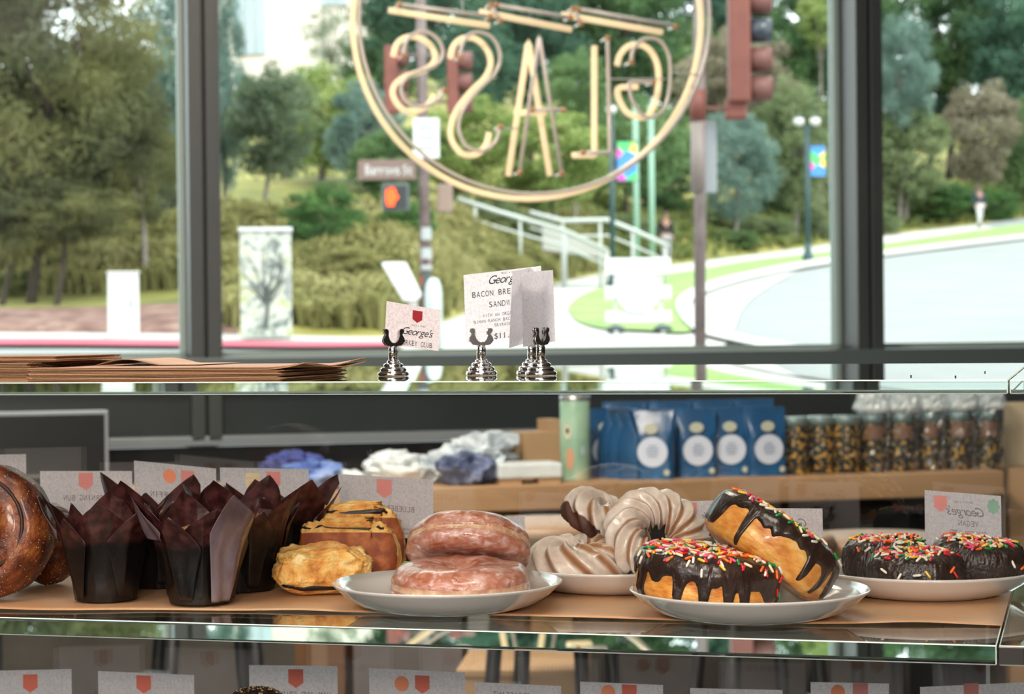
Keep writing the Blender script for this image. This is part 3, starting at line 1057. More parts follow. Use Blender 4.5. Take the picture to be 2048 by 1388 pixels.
# lamp posts with banners
def banner_mat(name):
    m = bpy.data.materials.new(name)
    m.use_nodes = True
    nt = m.node_tree
    b = nt.nodes['Principled BSDF']
    b.inputs['Roughness'].default_value = .7
    tc = nt.nodes.new('ShaderNodeTexCoord')
    v = nt.nodes.new('ShaderNodeTexVoronoi')
    v.inputs['Scale'].default_value = 3.2
    r = nt.nodes.new('ShaderNodeValToRGB')
    r.color_ramp.interpolation = 'CONSTANT'
    s = nt.nodes.new('ShaderNodeSeparateColor')
    el = r.color_ramp.elements
    while len(el) < 6:
        el.new(.5)
    for e, (p_, c_) in zip(el, [(0, '#3f7fc4'), (.2, '#d148b0'), (.38, '#e9c05a'), (.55, '#4aa0d0'), (.7, '#53b06a'), (.86, '#e2475f')]):
        e.position, e.color = p_, lin(c_)
    nt.links.new(tc.outputs['Object'], v.inputs['Vector'])
    nt.links.new(v.outputs['Color'], s.inputs[0])
    nt.links.new(s.outputs[0], r.inputs[0])
    nt.links.new(r.outputs[0], b.inputs['Base Color'])
    return m
m_ban = banner_mat('multicoloured banner cloth')
def lamp_post(label, px, ybase, ytop, Y, bx0, bx1, by0, by1, w, two):
    p = P(px, ybase, Y)
    z0 = min(p.z, 99)
    b = Vector((p.x, Y, R(p.x, Y)))
    r_ = thing('lamp_post', label, 'lamp post', loc=b)
    I = Matrix.Translation(-b)
    k = Y / FPX
    t = P(px, ytop + 22, Y)
    t = Vector((b.x, Y, t.z))
    MB().tube([b, t], [w * k / 2, w * k / 2.4], 12, M=I).build('post', m_dgreen, r_, smooth=True)
    MB().lathe([(w * k * 1.1, 0), (w * k * 1.1, .12), (w * k * .7, .3), (w * k * .55, .6)], 16).build('post_base', m_dgreen, r_, smooth=True)
    xs_ = (-16, 16) if two else (0,)
    for dx in xs_:
        c = t + Vector((dx * k, 0, 11 * k))
        hd = MB().sphere((0, 0, 0), 11 * k, 8, sc=(1, 1, .9), M=I @ Matrix.Translation(c)).build('globe', m_globe, r_, smooth=True)
        MB().lathe([(.001, 13 * k), (7 * k, 10 * k), (9 * k, 8 * k)], 12, M=I @ Matrix.Translation(c)).build('globe_cap', m_dgreen, hd, smooth=True)
    if two:
        MB().tube([I @ (t + Vector((-16 * k, 0, 0))), I @ t, I @ (t + Vector((16 * k, 0, 0)))], 2.2 * k, 8).build('cross_arm', m_dgreen, r_)
    bx(MB(), bx0, by0, bx1, by1, Y, .02, M=I).build('banner', m_ban, r_)
    f = MB()
    for yy in (by0, by1):
        f.tube([I @ P(px, yy, Y), I @ P(bx1 + 2, yy, Y)], 1.2 * k, 6)
    f.build('banner_rod', m_dgreen, r_)
lamp_post('green lamp post with banner behind the sign near the barricade', 1226, 590, 208, 46, 1234, 1274, 282, 362, 11, False)
lamp_post('green twin globe lamp post with banner left of right window post', 1616, 508, 232, 66, 1621, 1651, 291, 353, 11, True)

# pale green far poles
for x, y0, y1, lab in ((1272, 240, 365, 'pale green slim pole left of pair behind sign ring'), (1303, 240, 372, 'pale green slim pole right of pair behind sign ring')):
    Y = 52
    p = P(x, y1, Y)
    b = Vector((p.x, Y, hill_z(x, Y)))
    o = MB().tube([(0, 0, -.1), (0, 0, P(x, y0 - 30, Y).z - b.z)], .075, 10).build('slim_pole', mat('pale green paint', '#9cc4ac', rough=.6), smooth=True, loc=b)
    tag(o, lab, 'pole')

# utility cabinets
def on_ground(px, py):
    g = G(px, py)
    return g
g = on_ground(248, 679)
w = 68 * g.y / FPX
h = 132 * g.y / FPX
cb = thing('utility_cabinet', 'plain white street cabinet at the left behind red curb', 'cabinet', loc=g, rotz=.2)
MB().box((0, .15, h / 2), (w * .9, .32, h)).build('body', m_white, cb, bevel=.015)
MB().box((0, .15, h + .012), (w * .96, .36, .03)).build('top_cap', m_white, cb, bevel=.01)
MB().box((0, .15, .03), (w * 1.15, .45, .06)).build('plinth', m_walk, cb)
MB().box((w * .2, -.02, h * .55), (.03, .03, .12)).build('latch', m_signgrey, cb)
g = on_ground(533, 683)
w = 108 * g.y / FPX
h = 224 * g.y / FPX
cb = thing('utility_cabinet', 'taller white street cabinet painted with grey tree branches', 'cabinet', loc=g, rotz=.1)
m_mural = mat('white cabinet with grey green branch mural', [(.36, '#6f7873'), (.46, '#b9bfb4'), (.55, '#dcdfd4'), (.66, '#b5bf80')], 5.5, rough=.6, detail=6, dist=1.2)
MB().box((0, .2, h / 2 + .03), (w * .95, .42, h - .06)).build('body', m_mural, cb, bevel=.02)
MB().box((0, .2, h), (w, .48, .05)).build('top_cap', m_white, cb, bevel=.01)
br = MB()
for k_ in range(16):
    r_ = random.Random(k_)
    x = r_.uniform(-.06, .06)
    pts = [Vector((x, -.015, h * .35))]
    a = r_.uniform(-1.1, 1.1)
    for j in range(5):
        pts.append(pts[-1] + Vector((math.sin(a) * .09, 0, math.cos(a) * .14)))
        a += r_.uniform(-.5, .5)
    pts = [Vector((max(-w * .44, min(w * .44, p_.x)), -.012, min(p_.z, h * .95))) for p_ in pts]
    br.tube(pts, [.012 - .0018 * j for j in range(6)], 4)
br.tube([(0, -.012, .15), (.03, -.012, h * .5)], .025, 4)
br.build('painted_branches', mat('dark grey mural paint', '#5c615f'), cb)
MB().box((w * .42, -.03, h * .5), (.03, .04, .25)).build('door_handle', m_signgrey, cb)

# tilted white panel and pale post
g = on_ground(830, 690)
k = g.y / FPX
kp = thing('information_panel', 'white slanted information panel behind the turkey club card', 'panel', loc=g)
def loc_(x, y, dy=0):
    return P(x, y, g.y) - g + Vector((0, dy, 0))
o_ = [loc_(762, 526), loc_(806, 526), loc_(838, 592), loc_(832, 602), loc_(806, 602)]
pm = MB()
pm.add(o_ + [v + Vector((.02, .35, .02)) for v in o_], [(0, 1, 2, 3, 4), (9, 8, 7, 6, 5)] + [(i, i + 5, (i + 1) % 5 + 5, (i + 1) % 5) for i in range(5)])
pm.build('panel', m_white, kp, bevel=.01)
MB().box((loc_(818, 0).x, .18, (loc_(0, 600).z) / 2), (.1, .1, loc_(0, 598).z)).build('support', m_white, kp)
g = on_ground(868, 700)
k = g.y / FPX
H = 145 * k
MB_ = MB().lathe([(.10, 0), (.10, H * .75), (.085, H * .9), (.05, H * .98), (.001, H)], 18)
tag(MB_.build('bollard', mat('pale mint bollard', '#cfe0da', rough=.5), loc=g, smooth=True), 'pale rounded bollard right of the left signal pole', 'bollard')

# white barricade
g = on_ground(1277, 668)
k = g.y / FPX
bc = thing('barricade', 'white three rail barricade with round panel on lawn corner', 'barricade', loc=g)
for yb, yt in ((548, 516), (598, 572), (645, 622)):
    MB().box((0, 0, (668 - (yb + yt) / 2) * k), ((132) * k, .05, (yb - yt) * k)).build('rail', m_white, bc, bevel=.008)
MB().lathe([(.001, -.02), (44 * k, -.02), (44 * k, .02), (.001, .02)], 32, M=Matrix.Translation((0, -.05, (668 - 582) * k)) @ Matrix.Rotation(PI / 2, 4, 'X')).build('round_panel', m_white, bc)
for s in (-1, 1):
    f = MB()
    f.box((s * 45 * k, .04, 75 * k), (.04, .04, 150 * k))
    f.build('upright', m_white, bc)
    fo = MB().box((s * 47 * k, 0, .02), (.05, .7, .04)).build('foot', m_white, bc)
    MB().sphere((s * 47 * k, -.2, 9 * k), 18 * k, 8, sc=(1.1, .8, .5)).build('sandbag', mat('charcoal sandbag', '#4c5458', rough=.9), fo, smooth=True)

# stair and rails on the bank
def hp(px, py, Y):
    return P(px, py, Y)
Y = 48
def rail(label, pts, posts):
    a = P(pts[0][0], pts[0][1], Y)
    r_ = thing('hand_rail', label, 'railing', loc=Vector((a.x, a.y, hill_z(pts[0][0], Y))))
    I = Matrix.Translation(-r_.location)
    MB().tube([I @ P(x, y, Y) for x, y in pts], .055, 8).build('top_rail', m_rail, r_, smooth=True)
    MB().tube([I @ (P(x, y, Y) - Vector((0, 0, .35))) for x, y in pts], .03, 8).build('lower_rail', m_rail, r_, smooth=True)
    for x, y in posts:
        p = P(x, y, Y)
        z = min(hill_z(x, Y), p.z - .7)
        MB().tube([I @ p, I @ Vector((p.x, p.y, z - .05))], .035, 8).build('post', m_rail, r_, smooth=True)
rail('pale stair rail sloping down from upper left behind menu cards', [(915, 398), (1000, 425), (1130, 462), (1215, 502)], [(950, 410), (1040, 437), (1130, 462), (1212, 500)])
rail('pale stair rail level then sloping down to the barricade', [(1060, 425), (1125, 442), (1215, 440), (1270, 462), (1335, 492)], [(1125, 442), (1200, 440), (1265, 460), (1330, 490)])
sm = MB()
a, b = P(1085, 448, Y + 1), P(1228, 508, Y + 1)
n_ = 9
prof_ = []
for j in range(n_):
    t0, t1 = j / n_, (j + 1) / n_
    za = a.z + (b.z - a.z) * t0
    prof_ += [(a.x + (b.x - a.x) * t0, za), (a.x + (b.x - a.x) * t1, za)]
prof_ += [(b.x, b.z - .1), (a.x, a.z - .6)]
sm.prism(prof_, Y + .9, Y + 2.1)
struct(tag(sm.build('stair_flight', m_walk), 'pale concrete steps between the two stair rails', 'stairs'))

# ------------------------------------------------------------------ two far walkers
m_skin = mat('skin', '#c08e78', rough=.6)
def person(label, px, yfeet, Hpx, Y, shirt, legs, hair, swing, hold=None):
    p = G(px, yfeet, .04)
    Y = p.y
    H = Hpx * Y / FPX
    s = H / 1.72
    z = p.z
    root = thing('person', label, 'person', loc=p)
    root.scale = (s, s, s)
    root.rotation_euler = (0, 0, .2)
    J = {'pel': (0, 0, .93), 'wai': (0, 0, 1.08), 'che': (0, 0, 1.28), 'neck': (0, 0, 1.45), 'hd': (0, -.02, 1.56), 'top': (0, -.01, 1.66),
         'hl': (-.09, 0, .88), 'kl': (-.10, -.05 - swing, .48), 'al': (-.10, .05 - swing * 1.6, .09), 'tl': (-.10, -.10 - swing * 1.6, .035),
         'hr': (.09, 0, .88), 'kr': (.10, -.03 + swing * .6, .48), 'ar': (.10, .08 + swing * 1.4, .09), 'tr': (.10, -.07 + swing * 1.4, .035),
         'sl': (-.18, 0, 1.40), 'el': (-.235, .04, 1.13), 'wl': (-.22, -.07, .90), 'sr': (.18, 0, 1.40), 'er': (.235, .04, 1.13), 'wr': (.22, -.07, .90)}
    for sd, sg in (('l', -1), ('r', 1)):
        w_ = Vector(J['w' + sd])
        J['p' + sd] = tuple(w_ + Vector((0, -.02, -.075)))
        for q_ in range(4):
            J['f%d%s' % (q_, sd)] = tuple(w_ + Vector((sg * .004, -.05 + q_ * .019, -.155 + .008 * abs(q_ - 1))))
        J['th' + sd] = tuple(w_ + Vector((-sg * .01, -.075, -.095)))
    RR = {'pel': .135, 'wai': .12, 'che': .15, 'neck': .055, 'hd': .095, 'top': .07, 'hl': .09, 'hr': .09, 'kl': .06, 'kr': .06, 'al': .042, 'ar': .042,
          'tl': .035, 'tr': .035, 'sl': .06, 'sr': .06, 'el': .042, 'er': .042, 'wl': .027, 'wr': .027, 'pl': .03, 'pr': .03, 'thl': .009, 'thr': .009}
    E = [('pel', 'wai'), ('wai', 'che'), ('che', 'neck'), ('neck', 'hd'), ('hd', 'top'), ('pel', 'hl'), ('hl', 'kl'), ('kl', 'al'), ('al', 'tl'), ('pel', 'hr'), ('hr', 'kr'),
         ('kr', 'ar'), ('ar', 'tr'), ('che', 'sl'), ('sl', 'el'), ('el', 'wl'), ('wl', 'pl'), ('che', 'sr'), ('sr', 'er'), ('er', 'wr'), ('wr', 'pr')]
    for sd in 'lr':
        E += [('p' + sd, 'f%d%s' % (q_, sd)) for q_ in range(4)] + [('w' + sd, 'th' + sd)]
    def skin(name, names, edges, grow, m, parent, top=None):
        me = bpy.data.meshes.new(name)
        idx = {n: i for i, n in enumerate(names)}
        me.from_pydata([J[n] for n in names], [(idx[a], idx[b]) for a, b in edges], [])
        me.materials.append(m)
        o = bpy.data.objects.new(name, me)
        COL.objects.link(o)
        o.parent = parent
        sk = o.modifiers.new('skin', 'SKIN')
        sk.use_smooth_shade = True
        for n, i in idx.items():
            r_ = RR.get(n, .009) + grow
            me.skin_vertices[0].data[i].radius = (r_ * (1.15 if n in ('pel', 'che', 'wai') else 1), r_ * (.8 if n in ('pel', 'che', 'wai') else 1))
            me.skin_vertices[0].data[i].use_root = (i == 0)
        su = o.modifiers.new('sub', 'SUBSURF')
        su.levels = su.render_levels = 1
        return o
    body = skin('body', list(J), E, 0, m_skin, root)
    skin('shirt', ['che', 'wai', 'pel', 'neck', 'sl', 'el', 'wl', 'sr', 'er', 'wr'], [('che', 'wai'), ('wai', 'pel'), ('che', 'neck'), ('che', 'sl'), ('sl', 'el'), ('el', 'wl'), ('che', 'sr'), ('sr', 'er'), ('er', 'wr')], .014, shirt, root)
    skin('trousers', ['pel', 'hl', 'kl', 'al', 'hr', 'kr', 'ar'], [('pel', 'hl'), ('hl', 'kl'), ('kl', 'al'), ('pel', 'hr'), ('hr', 'kr'), ('kr', 'ar')], .02, legs, root)
    hd = MB().sphere((0, .015, 1.615), .112, 8, sc=(.9, 1, .85)).build('hair', hair, root, smooth=True)
    for sd in 'lr':
        a = Vector(J['a' + sd])
        MB().box((a.x, a.y - .05, .035), (.09, .26, .07)).build('shoe', mat('dark shoe', '#3b3a3c'), root, bevel=.02)
    fc = MB()
    for sx in (-1, 1):
        fc.sphere((sx * .034, -.108, 1.585), .011, 5)
    fc.box((0, -.112, 1.525), (.05, .008, .009))
    fc.build('eyes_and_mouth', mat('dark features', '#4a332d'), root)
    MB().sphere((0, -.118, 1.555), .016, 5, sc=(.8, 1, 1.4)).build('nose', m_skin, root, smooth=True)
person('person in a black top and pale trousers walking behind the barricade', 1332, 533, 108, 72, mat('black cloth', '#2a2b2e', rough=.9), mat('pale grey trousers', '#b3b1b4', rough=.9), mat('brown hair', '#6d5549', rough=.8), .06)
person('person in a navy top and white trousers on the path in the right window', 1959, 456, 82, 90, mat('navy cloth', '#3b4759', rough=.9), mat('white trousers', '#e6e3e2', rough=.9), mat('dark hair', '#57493f', rough=.8), .16)

OUTK = 1.0
# ================================================================== counter under the window
CUY = math.radians(15.0)
cO = P(1024, 985, 5.45)
CM = Matrix.Translation((cO.x, cO.y, 0)) @ Matrix.Rotation(CUY, 4, 'Z')
CN = Vector((-math.sin(CUY), math.cos(CUY), 0))
CU = Vector((math.cos(CUY), math.sin(CUY), 0))
def cpt(px, py, d=0.0):
    """point in the vertical plane d behind the counter's front edge, counter coordinates"""
    w = PL(px, py, Vector((cO.x, cO.y, 0)) + CN * d, CN)
    return CM.inverted() @ w
ct = cpt(1400, 960).z
cbm = cpt(1400, 1010).z
xa, xb = -3.2, cpt(2008, 940).x
m_wood = mat('pale tan oak board', [(.3, '#a5805c'), (.5, '#b8926c'), (.7, '#c5a27c')], 3, rough=.55, stretch=(.25, 3, 3), detail=6)
cn = thing('counter', 'long tan wooden counter under the window behind the pastry case', 'counter', M=CM)
MB().box(((xa + xb) / 2, .22, (ct + cbm) / 2), (xb - xa, .44, ct - cbm)).build('counter_top', m_wood, cn, bevel=.004)
for xx in (xa + .1, -1.3, 0.15, xb - .06):
    MB().box((xx, .24, cbm / 2), (.06, .34, cbm)).build('leg', m_black, cn)
MB().box(((xa + xb) / 2, .40, cbm - .12), (xb - xa - .2, .03, .22)).build('back_rail', m_black, cn)
CZ = ct

def cput(px, d):
    """counter coordinates of the pixel column px at depth d behind the front edge, on the top"""
    w = PL(px, 950, Vector((cO.x, cO.y, 0)) + CN * d, CN)
    for _ in range(3):
        w.z = CZ
        py = proj(w)[1]
        w = PL(px, py, Vector((cO.x, cO.y, 0)) + CN * d, CN)
    w.z = CZ
    return w
def cscale(w):
    return w.y / FPX      # metres per pixel

# green bottle
w = cput(1151, .13)
k = cscale(w)
r_, H = 30 * k, 158 * k
bt = thing('green_flask', 'tall mint green tin with printed figures left of blue coffee bags', 'tin', loc=w)
m_mint = mat('mint green print', [(.38, '#8fb59a'), (.6, '#a9cbb0'), (.72, '#d6c9a8')], 14, rough=.4, detail=2)
MB().lathe([(r_ * .97, 0), (r_, .004), (r_, H), (r_ * .9, H + .004)], 28).build('body', m_mint, bt, smooth=True)
MB().lathe([(r_ * .99, H), (r_ * 1.01, H + .002), (r_ * 1.01, H + .014), (.001, H + .016)], 28).build('lid', mat('silver lid', '#b5b8b8', metal=.7, rough=.3), bt, smooth=True)
def curved_patch(parent, name, a0, z0, ra, rz, R_, m, n=14):
    mb = MB()
    vs = [(R_ * math.sin(a0), -R_ * math.cos(a0), z0)]
    for i in range(n):
        t = 2 * PI * i / n
        a = a0 + ra / R_ * math.cos(t)
        vs.append((R_ * math.sin(a), -R_ * math.cos(a), z0 + rz * math.sin(t)))
    mb.add(vs, [(0, i + 1, (i + 1) % n + 1) for i in range(n)])
    return mb.build(name, m, parent)
curved_patch(bt, 'printed_face', -.55, H * .62, .012, .020, r_ + .0006, mat('cream figure print', '#d9d2b8'))
curved_patch(bt, 'printed_eye', -.55, H * .63, .005, .008, r_ + .001, mat('black figure print', '#2a2d2c'))
curved_patch(bt, 'printed_shape', -.4, H * .28, .012, .03, r_ + .0006, mat('peach print', '#d4a07c'))
curved_patch(bt, 'printed_shape', .5, H * .38, .006, .012, r_ + .0006, mat('blue white print', '#b9cfe0'))

# blue coffee bags
m_blue = mat('deep blue bag film', [(.3, '#0f4168'), (.6, '#16598c'), (.8, '#2a7ab0')], 9, rough=.32, bump=.003, bscale=18, spec=.6)
m_lab = mat('pale round label', '#dbe4f6', rough=.6)
m_cream2 = mat('cream sticker', '#c8ccb8', rough=.6)
def bag_mesh(W, H, D):
    mb = MB()
    def fn(u, v):
        a = 2 * PI * u
        z = v * H
        t = max(0, (v - .62) / .38)
        dd = D * (1 - t ** 1.1) + .004
        ww = W * (1 - .04 * math.sin(v * PI)) * (1 + .02 * t)
        c, s = math.cos(a), math.sin(a)
        x = ww / 2 * math.copysign(abs(c) ** .35, c)
        y = dd / 2 * math.copysign(abs(s) ** .45, s)
        y += .0035 * nz(x * 30, z * 30, s * 2)
        return (x, y, z)
    mb.grid(fn, 40, 16, wrapu=True)
    return mb
W0, H0, D0 = .112, .180, .065
bagme = bag_mesh(W0, H0, D0).mesh('bag')
def disc(name, c, r, parent, m, n=24, rz=None, y=-1):
    mb = MB()
    mb.add([(c[0], c[1], c[2])] + [(c[0] + r * math.cos(2 * PI * i / n), c[1], c[2] + (rz or r) * math.sin(2 * PI * i / n)) for i in range(n)],
           [(0, (i + 1) % n + 1, i + 1) for i in range(n)])
    return mb.build(name, m, parent)
def coffee_bag(label, px, d, rot, sc=1.0, lab=True, group='blue coffee bags'):
    w = cput(px, d)
    b = thing('coffee_bag', label, 'coffee bag', loc=w, rotz=CUY * .35 + rot, group=group)
    b.scale = (sc, sc, sc)
    link('bag_body', bagme, m_blue, b, smooth=True)
    if lab:
        l = disc('round_label', (0, -D0 / 2 - .0035, H0 * .40), .040, b, m_lab)
        t = MB()
        for i, s_ in enumerate((.02, .032, .032, .024)):
            t.box((0, -D0 / 2 - .0045, H0 * .40 + .016 - i * .009), (s_, .0006, .003))
        t.build('print_lines', mat('grey blue print', '#8f9cb5'), l)
        disc('small_label', (-.004, -D0 / 2 + .0045 - .0095, H0 * .74), .019, b, m_cream2, rz=.014)
        disc('corner_mark', (W0 * .33, -D0 / 2 - .003, H0 * .10), .008, b, m_cream2)
    MB().box((0, 0, H0 * .985), (W0 * 1.0, .005, .012)).build('top_seal', m_blue, b)
coffee_bag('blue coffee bag with white round label, first of the four facing front', 1308, .10, -.25)
coffee_bag('blue coffee bag with white round label, second of four facing front', 1392, .12, 0)
coffee_bag('blue coffee bag with white round label, third of four facing front', 1458, .13, 0)
coffee_bag('blue coffee bag with white round label, right end beside the tins', 1530, .10, .12)
for i, x in enumerate((1268, 1247, 1228, 1205)):
    coffee_bag('blue coffee bag turned edge on in the row beside the mint tin', x, .14 + .035 * i, 1.15 if i < 3 else .2, lab=(i == 3), group='edge on blue coffee bags')
for i, x in enumerate((1250, 1340, 1425, 1505)):
    coffee_bag('blue coffee bag hidden behind the front row, only its top showing', x, .30, 0, 1.08, lab=False, group='back row blue coffee bags')

# tins
m_tin = mat('black tin with gold flecks', [(.46, '#23292c'), (.53, '#4a4738'), (.60, '#d2a347')], 85, rough=.4, detail=2)
m_tinlid = mat('pale teal lid', '#8fa6a4', rough=.35, metal=.3)
m_brownlab = mat('brown paper label', '#8c6650', rough=.7)
m_puff = mat('bunched clear film', [(.4, '#c2d0d4'), (.6, '#f4fbfc')], 40, rough=.25, alpha=.75)
m_film = thin_glass('clear wrap', (.93, .95, .97, 1), 1.6, .18)
tinb = MB().lathe([(.033, 0), (.0345, .003), (.0345, .125), (.033, .130)], 24).mesh('tin')
tinl = MB().lathe([(.0350, .125), (.0350, .145), (.033, .148), (.001, .148)], 24).mesh('tin_lid')
tx = [1590, 1642, 1693, 1748, 1806, 1860, 1918, 1975]
for i, x in enumerate(tx):
    w = cput(x, .12 + .01 * (i % 2))
    wrapped = i >= 3
    lab_ = ('black and gold tea tin, number %s from the blue bags, unwrapped' % ['nearest', 'second', 'third'][i]).replace('number ', '') if not wrapped else \
        'black and gold tin with brown label in clear wrap, ' + ['nearest the unwrapped tins', 'second of five wrapped', 'middle of five wrapped', 'fourth of five wrapped', 'right end of the row'][i - 3]
    t = thing('tea_tin', lab_, 'tin', loc=w, rotz=.3 * i, group='tins along the counter')
    s_ = cscale(w) * 54 / .069
    t.scale = (s_, s_, s_ * .98)
    link('tin_body', tinb, m_tin, t, smooth=True)
    link('tin_lid', tinl, m_tinlid, t, smooth=True)
    if wrapped:
        l = MB()
        l.grid(lambda u, v: (.0352 * math.sin(-.3 * i + (u - .5) * 1.5), -.0352 * math.cos(-.3 * i + (u - .5) * 1.5), .085 + v * .035), 10, 2)
        l.build('paper_label', m_brownlab, t, smooth=True)
        f = MB()
        def fw(u, v):
            a = u * 2 * PI
            r2 = .040 + .005 * nz(math.cos(a) * 3, math.sin(a) * 3, v * 5 + i, 2.0)
            if v > .75: r2 *= 1.25 - (v - .75) * 1.2 + .3 * nz(math.cos(a) * 6, math.sin(a) * 6, v * 9 + i, 2)
            return (r2 * math.cos(a), r2 * math.sin(a), .002 + v * .205)
        f.grid(fw, 30, 20, wrapu=True)
        for q_ in range(len(f.f)):
            if sum(f.v[k2][2] for k2 in f.f[q_]) / 4 > .150: f.m[q_] = 1
        f.build('clear_wrap', [m_film, m_puff], t, smooth=False)
for i, x in enumerate((1600, 1650, 1702)):
    w = cput(x, .25)
    t = thing('tea_tin', 'black and gold tea tin in the second row behind the unwrapped tins', 'tin', loc=w, group='second row tins')
    link('tin_body', tinb, m_tin, t, smooth=True)
    link('tin_lid', tinl, m_tinlid, t, smooth=True)

# crumpled bags on the counter's left half
def crumple(name, label, cat, px, d, W, H, D, m, seed, sharp=.35, lean=0, sub=40):
    w = cput(px, d)
    k = cscale(w)
    W, H, D = W * k, H * k, D * k
    mb = MB()
    def fn(u, v):
        a, b = 2 * PI * u, PI * v
        d_ = Vector((math.sin(b) * math.cos(a), math.sin(b) * math.sin(a), math.cos(b)))
        n = 1 - abs(noise.noise(d_ * 1.5 + Vector((seed, 0, 0)))) * 1.5 * sharp * 2 + sharp * .5 * noise.noise(d_ * 3.5 + Vector((0, seed, 0)))
        n += .035 * noise.turbulence(d_ * 9 + Vector((seed, 3, 0)), 2, True)
        p = Vector((d_.x * W / 2 * n + lean * k * max(0, d_.z), d_.y * D / 2 * n, d_.z * H / 2 * n + H * .42))
        p.z = max(p.z, .001)
        return p
    mb.grid(fn, sub, sub // 2, wrapu=True)
    return tag(mb.build(name, m, loc=w, smooth=False), label, cat)
m_plas = mat('white plastic film', [(.3, '#dfe9ec'), (.7, '#f3fafb')], 9, rough=.3, spec=.6, bump=.004, bscale=30)
m_plas2 = mat('clear grey plastic film', [(.3, '#a8b4bf'), (.5, '#d3dde4'), (.7, '#f0f6f8')], 14, rough=.25, bump=.004, bscale=30)
m_cloth = mat('blue cloth', [(.3, '#3d5aa4'), (.5, '#6285c8'), (.7, '#a9bee6')], 10, rough=.8)
m_navy = mat('navy plastic', [(.3, '#3a435c'), (.55, '#5f6a90'), (.7, '#9aa5c8')], 14, rough=.4)
crumple('blue_cloth', 'crumpled blue cloth at left end of the counter', 'cloth', 625, .10, 150, 66, 130, m_cloth, 3)
crumple('blue_cloth', 'darker blue and violet cloth heaped behind the other', 'cloth', 585, .25, 150, 78, 100, mat('violet blue cloth', [(.3, '#31377a'), (.7, '#5a6bb4')], 10, rough=.8), 8)
crumple('plastic_bag', 'white plastic bag lying left of the crumpled pile', 'plastic bag', 790, .16, 140, 78, 140, m_plas, 12, .2)
crumple('plastic_bag', 'small white plastic bag beside the blue cloth', 'plastic bag', 690, .10, 90, 42, 90, m_plas, 17, .2)
crumple('plastic_bag', 'dull navy plastic bag among the white plastic', 'plastic bag', 930, .09, 130, 74, 120, m_navy, 21, .25)
crumple('plastic_bag', 'big clear crumpled plastic bag heaped against carton', 'plastic bag', 945, .22, 190, 110, 160, m_plas2, 25, .45, 40)
crumple('plastic_bag', 'grey crumpled plastic bag left of the big clear one', 'plastic bag', 870, .16, 90, 72, 90, m_plas2, 31, .3)
w = cput(1072, .27)
k = cscale(w)
bxo = thing('cardboard_carton', 'tan cardboard carton beside the mint tin', 'carton', loc=w, rotz=.35)
m_card = mat('corrugated cardboard', [(.3, '#a88763'), (.7, '#bd9d78')], 4, rough=.9)
MB().box((0, 0, 46 * k), (82 * k, 70 * k, 92 * k)).build('box', m_card, bxo, bevel=.002)
MB().box((30 * k, 0, 104 * k), (30 * k, 60 * k, 24 * k)).build('flap', m_card, bxo)
w = cput(1050, .09)
k = cscale(w)
wb = thing('napkin_pack', 'white wrapped stack on small tan feet left of mint tin', 'packet', loc=w, rotz=CUY)
MB().box((0, 0, 26 * k), (132 * k, 90 * k, 30 * k)).build('wrapped_stack', m_plas, wb, bevel=.006)
for s in (-1, 1):
    MB().box((s * 40 * k, -20 * k, 5.5 * k), (44 * k, 40 * k, 11 * k)).build('foot', m_wood, wb)
crumple('brown_wrap', 'brown crumpled wrap standing on top of the plastic heap', 'wrapper', 1000, .28, 70, 110, 60, mat('brown foil', [(.3, '#6a5340'), (.7, '#94785c')], 10, rough=.5), 41, .4)

# screen at the left
w = cput(60, .20)
k = cscale(w)
tv = thing('computer_screen', 'black flat screen with pale grey edge at left behind the cards', 'screen', loc=w, rotz=CUY)
z1 = PL(100, 822, w, CN).z - CZ
x1 = (PL(216, 850, w, CN) - w).dot(CU)
MB().box((x1 - .33, 0, z1 / 2 + .02), (.66, .03, z1 - .04)).build('screen_bezel', m_bar, tv, bevel=.004)
MB().box((x1 - .33, -.017, z1 / 2 + .02), (.64, .006, z1 - .06)).build('display_panel', mat('black screen', '#08090b', rough=.35), tv)
MB().box((x1 - .33, .04, .04), (.2, .12, .08)).build('stand', m_black, tv)

# tan sack at right end
w = cput(2040, .2)
k = cscale(w)
sk = MB()
def fs(u, v):
    a = 2 * PI * u
    r2 = (.055 + .012 * math.sin(v * 3)) * (1 + .12 * nz(math.cos(a) * 2, math.sin(a) * 2, v * 4, 1))
    return (r2 * math.cos(a), r2 * math.sin(a) * .8, v * 125 * k)
sk.grid(fs, 24, 12, wrapu=True)
sk.add([fs(i / 24, 0.99) for i in range(24)], [tuple(range(24))])
tag(sk.build('paper_sack', mat('pale tan paper', [(.3, '#b5a283'), (.7, '#d0c0a2')], 6, rough=.8), loc=Vector((w.x, w.y, CZ)), smooth=True), 'pale tan paper sack cut by the right frame edge', 'sack')
# extend the counter: the sack stands on its own crate
cr = MB().box((0, 0, CZ / 2 - .0), (.3, .3, CZ - .002)).build('wooden_crate', m_wood, loc=Vector((w.x + .09, w.y + .02, 0)))
tag(cr, 'tan wooden pedestal carrying the paper sack at right edge', 'pedestal')

